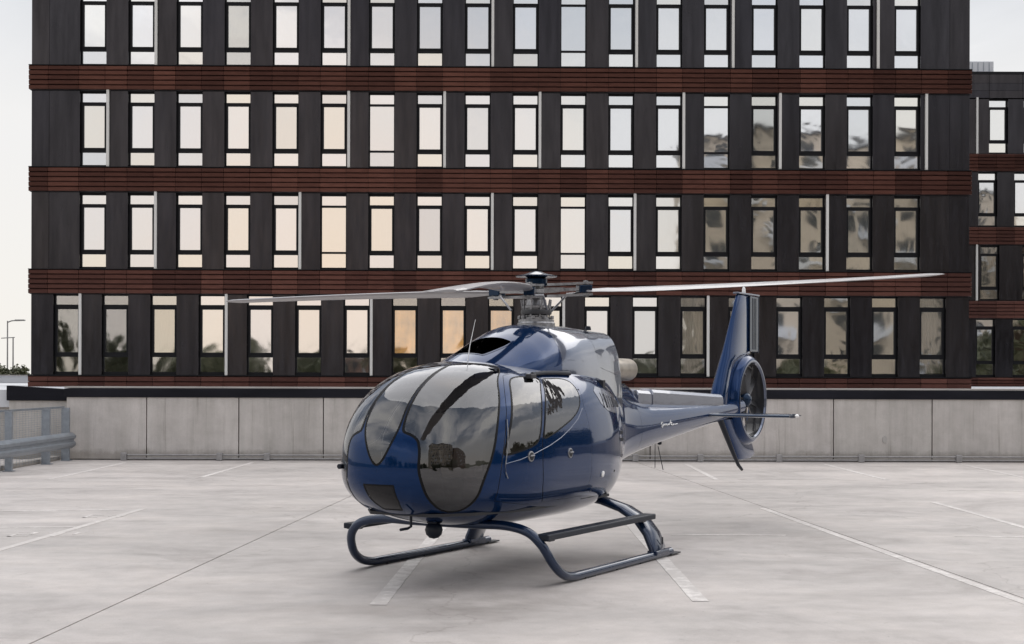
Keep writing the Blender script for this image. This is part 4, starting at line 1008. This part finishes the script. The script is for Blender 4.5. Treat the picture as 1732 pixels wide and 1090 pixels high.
# ---- skids
for sd_ in (1, -1):
    y = 1.2*sd_
    def cr(pts, n=6):
        pts = [Vector(p) for p in pts]; q = [pts[0]]+pts+[pts[-1]]; out = []
        for i in range(len(pts)-1):
            p0, p1, p2, p3 = q[i], q[i+1], q[i+2], q[i+3]
            for k in range(n):
                t_ = k/n; out.append(.5*((2*p1)+(p2-p0)*t_+(2*p0-5*p1+4*p2-p3)*t_*t_+(3*p1-p0-3*p2+p3)*t_**3))
        return out+[pts[-1]]
    path = cr([(1.97, 0, .57), (1.97, .35*sd_, .57), (1.98, .72*sd_, .575), (2.0, .98*sd_, .525), (1.97, 1.12*sd_, .40), (1.86, 1.18*sd_, .22), (1.70, 1.2*sd_, .105), (1.50, y, .055), (1.25, y, .048), (.5, y, .048), (-1.02, y, .048)])
    MB().tube(path, .046, 14).obj('skid_tube', M['skid'], he, smooth=True)
    MB().box(-1.22, -.95, y-.05, y+.05, .012, .028).obj('skid_heel', M['dmetal'], he, bevel=.005)
    for s in (1.1, .35, -.25): MB().box(s-.12, s+.12, y-.03, y+.03, .0, .012).obj('wear_plate', M['dmetal'], he)
    MB().box(-.60, 2.0, 1.13*sd_-.075, 1.13*sd_+.075, .45, .51).obj('step_board', M['plast'], he, bevel=.012)
    b = MB()
    for s in (-.3, 1.9): b.box(s-.05, s+.05, 1.13*sd_-.07, 1.13*sd_+.07, .44, .463)
    b.obj('step_clamp', M['dmetal'], he, bevel=.005)
    # rear faired cross leg
    rows = []
    for yy, z, c_ in ((0, .66, .34), (.35, .66, .35), (.55, .63, .37), (.8, .55, .40), (1.0, .43, .42), (1.12, .28, .43), (1.19, .12, .42), (1.2, .05, .40)):
        k = rows; th_ = .26; dirn = 0 if yy < .5 else min(1, (yy-.5)/.55)
        a = dirn*math.radians(72); ny, nz_ = math.sin(a), math.cos(a)
        sec = foil(-.48, -.48-c_, 0, th_, 10); rows.append([(p[0], (yy+p[1]*ny)*sd_, z+p[1]*nz_) for p in sec])
    MB().grid(rows, closed=True).obj('rear_cross_leg', M['skid'], he, smooth=math.radians(60))
    MB().box(-.86, -.50, y-.062, y+.062, .05, .10).obj('leg_shoe', M['skid'], he, bevel=.012)
    MB().box(-.72, -.70, (1.235*sd_)-.006, (1.235*sd_)+.006, .16, .24).obj('leg_latch', M['seam'], he)

# ---- rotor head and blades
rot = Vector((0, 0))
MB().lathe([(.001, 2.59), (.21, 2.59), (.21, 2.635), (.20, 2.65), (.20, 2.675), (.17, 2.68), (.17, 2.70), (.12, 2.71), (.13, 2.80), (.155, 2.805), (.155, 2.83), (.12, 2.84), (.11, 2.90), (.085, 2.91), (.085, 3.05), (.001, 3.05)][::-1], (0, 0, 0), 'z', 36).obj('rotor_mast', M['steel'], he, smooth=math.radians(30))
MB().lathe([(.10, 2.72), (.17, 2.735), (.175, 2.76), (.17, 2.785), (.10, 2.79)], (0, 0, 0), 'z', 36).obj('swashplate', M['dmetal'], he, smooth=math.radians(30))
MB().lathe([(.12, 3.05), (.125, 3.13), (.10, 3.145), (.23, 3.155), (.235, 3.165), (.12, 3.19), (.05, 3.215), (.001, 3.22)], (0, 0, 0), 'z', 36).obj('rotor_cap', M['bluedk'], he, smooth=math.radians(30))
b = MB()
for k in range(9):
    a = 2*PI*k/9; b.tube([(.14*math.cos(a), .14*math.sin(a), 2.66), (.17*math.cos(a+.2), .17*math.sin(a+.2), 2.90)], .011, 6)
    b.lathe([(.02, 0), (.02, .03), (.001, .035)], (.19*math.cos(a+.3), .19*math.sin(a+.3), 2.685), 'z', 8)
b.obj('control_linkage', M['steel'], he, smooth=math.radians(30))
hz = -PI/2-TH
star = MB()
def rotor_arm(world_deg, ztip, ztilt):
    a = math.radians(world_deg)-hz; 
    ca, sa = math.cos(a), math.sin(a); z0 = 3.0
    def P(r, w, z): return (r*ca-w*sa, r*sa+w*ca, z)
    slope = (ztip-z0)/5.35
    zr = lambda r: z0+slope*r
    # flex plates above and below, elastomer block, pitch horn
    for dz, th in ((.065, .012), (-.065, .012)):
        bb = MB(); rows = []
        for r, w in ((.09, .10), (.2, .055), (.4, .045), (.60, .07), (.66, .07)):
            rows.append([P(r, -w, zr(r)+dz-th), P(r, w, zr(r)+dz-th), P(r, w, zr(r)+dz+th), P(r, -w, zr(r)+dz+th)])
        bb.grid(rows, closed=True); bb.f += [(3, 2, 1, 0), (16, 17, 18, 19)]; bb.obj('rotor_arm', M['steel'], he)
    bb = MB(); rows = []
    for r, w, t_ in ((.04, .10, .03), (.28, .12, .022), (.34, .05, .018), (.52, .05, .018)):
        rows.append([P(r, -w, zr(r)-t_), P(r, w, zr(r)-t_), P(r, w, zr(r)+t_), P(r, -w, zr(r)+t_)])
    bb.grid(rows, closed=True); bb.obj('star_plate', M['steel'], he)
    bb = MB(); rows = [[P(r, w*k1, zr(r)+t_*k2) for k1, k2 in ((-1, -1), (1, -1), (1, 1), (-1, 1))] for r, w, t_ in ((.50, .06, .045), (.66, .06, .045))]
    bb.grid(rows, closed=True); bb.f += [(3, 2, 1, 0), (4, 5, 6, 7)]; bb.obj('blade_grip', M['bluedk'], he, bevel=.01)
    MB().tube([P(.42, .13, zr(.42)-.06), P(.24, .15, 2.78)], .013, 8).obj('pitch_link', M['steel'], he, smooth=True)
    MB().tube([P(.42, .13, zr(.42)-.05), P(.50, .02, zr(.5)-.05)], .016, 8).obj('pitch_horn', M['steel'], he, smooth=True)
    MB().lathe([(.03, -.09), (.03, .09), (.001, .095)], P(.60, 0, zr(.6)), 'z', 12).obj('grip_bolt', M['steel'], he, smooth=math.radians(30))
    # blade
    rows = []
    for i in range(34):
        r = .58+(5.37-.58)*i/33; f = (r-.58)/4.79
        ch = .16+(.35-.16)*min(1, max(0, (r-.7)/.55))**1.0
        if r > 5.2: ch *= 1-.45*((r-5.2)/.17)**2
        tw = math.radians(11-9*f); zz__ = z0+slope*r*.55+slope*.45*5.35*(f**2)+.02*math.sin(PI*f); off = -.02
        row = []
        for (x, y, _) in foil(.30, -.70, 0, .12 if r > 1.0 else .2, 8):
            u, v = x*ch, y*ch; row.append(P(r, u*math.cos(tw)-v*math.sin(tw), zz__+u*math.sin(tw)+v*math.cos(tw)))
        rows.append(row)
    n_ = len(rows[0]); bb = MB().grid(rows, closed=True); bb.f += [tuple(range(n_-1, -1, -1)), tuple(range(33*n_, 34*n_))]
    bl = bb.obj('rotor_blade', M['blade'], he, smooth=math.radians(50))
    return bl
rotor_arm(20.0, 3.33, 0)       # to the right, away from the camera
rotor_arm(140.0, 3.05, 0)      # to the left, away
rotor_arm(262.0, 2.68, 0)      # towards the camera

# ---- cabin interior
MB().prism([(2.75, -.35), (2.4, -.62), (1.6, -.82), (-.4, -.72), (-.4, .72), (1.6, .82), (2.4, .62), (2.75, .35)], 'z', .70, .73).obj('cabin_floor', M['cabin'], he)
MB().box(-.42, -.36, -.66, .66, .72, 2.0).obj('rear_bulkhead', M['cabin'], he)
con = MB().prism([(2.25, .74), (2.75, .74), (2.80, 1.0), (2.62, 1.32), (2.40, 1.34), (2.32, 1.0)], 'y', -.22, .22).obj('instrument_console', M['cabin'], he, bevel=.03)
MB().prism([(2.36, 1.345), (2.70, 1.30), (2.66, 1.40), (2.40, 1.42)], 'y', -.30, .30).obj('glare_shield', M['plast'], con, bevel=.015)
def seat(s, y):
    t_ = MB().prism([(s+.45, 1.02), (s+.46, 1.12), (s+.05, 1.09), (s-.02, 1.0)], 'y', y-.21, y+.21).obj('seat_cushion', M['seat'], he, bevel=.03)
    MB().prism([(s+.06, 1.08), (s-.07, 1.05), (s-.20, 1.62), (s-.09, 1.66)], 'y', y-.20, y+.20).obj('backrest', M['seat'], t_, bevel=.03)
    MB().prism([(s-.10, 1.68), (s-.19, 1.67), (s-.22, 1.84), (s-.13, 1.86)], 'y', y-.11, y+.11).obj('headrest', M['seat'], t_, bevel=.02)
    MB().box(s-.02, s+.40, y-.16, y+.16, .73, 1.01).obj('seat_base', M['cabin'], t_)
for y in (-.52, 0, .52): seat(1.45, y)
for y in (-.60, -.2, .2, .60): seat(.25, y)
MB().tube([(2.12, .52, .74), (2.05, .52, 1.0), (2.08, .52, 1.18)], .016, 8).obj('cyclic_stick', M['plast'], he, smooth=True)
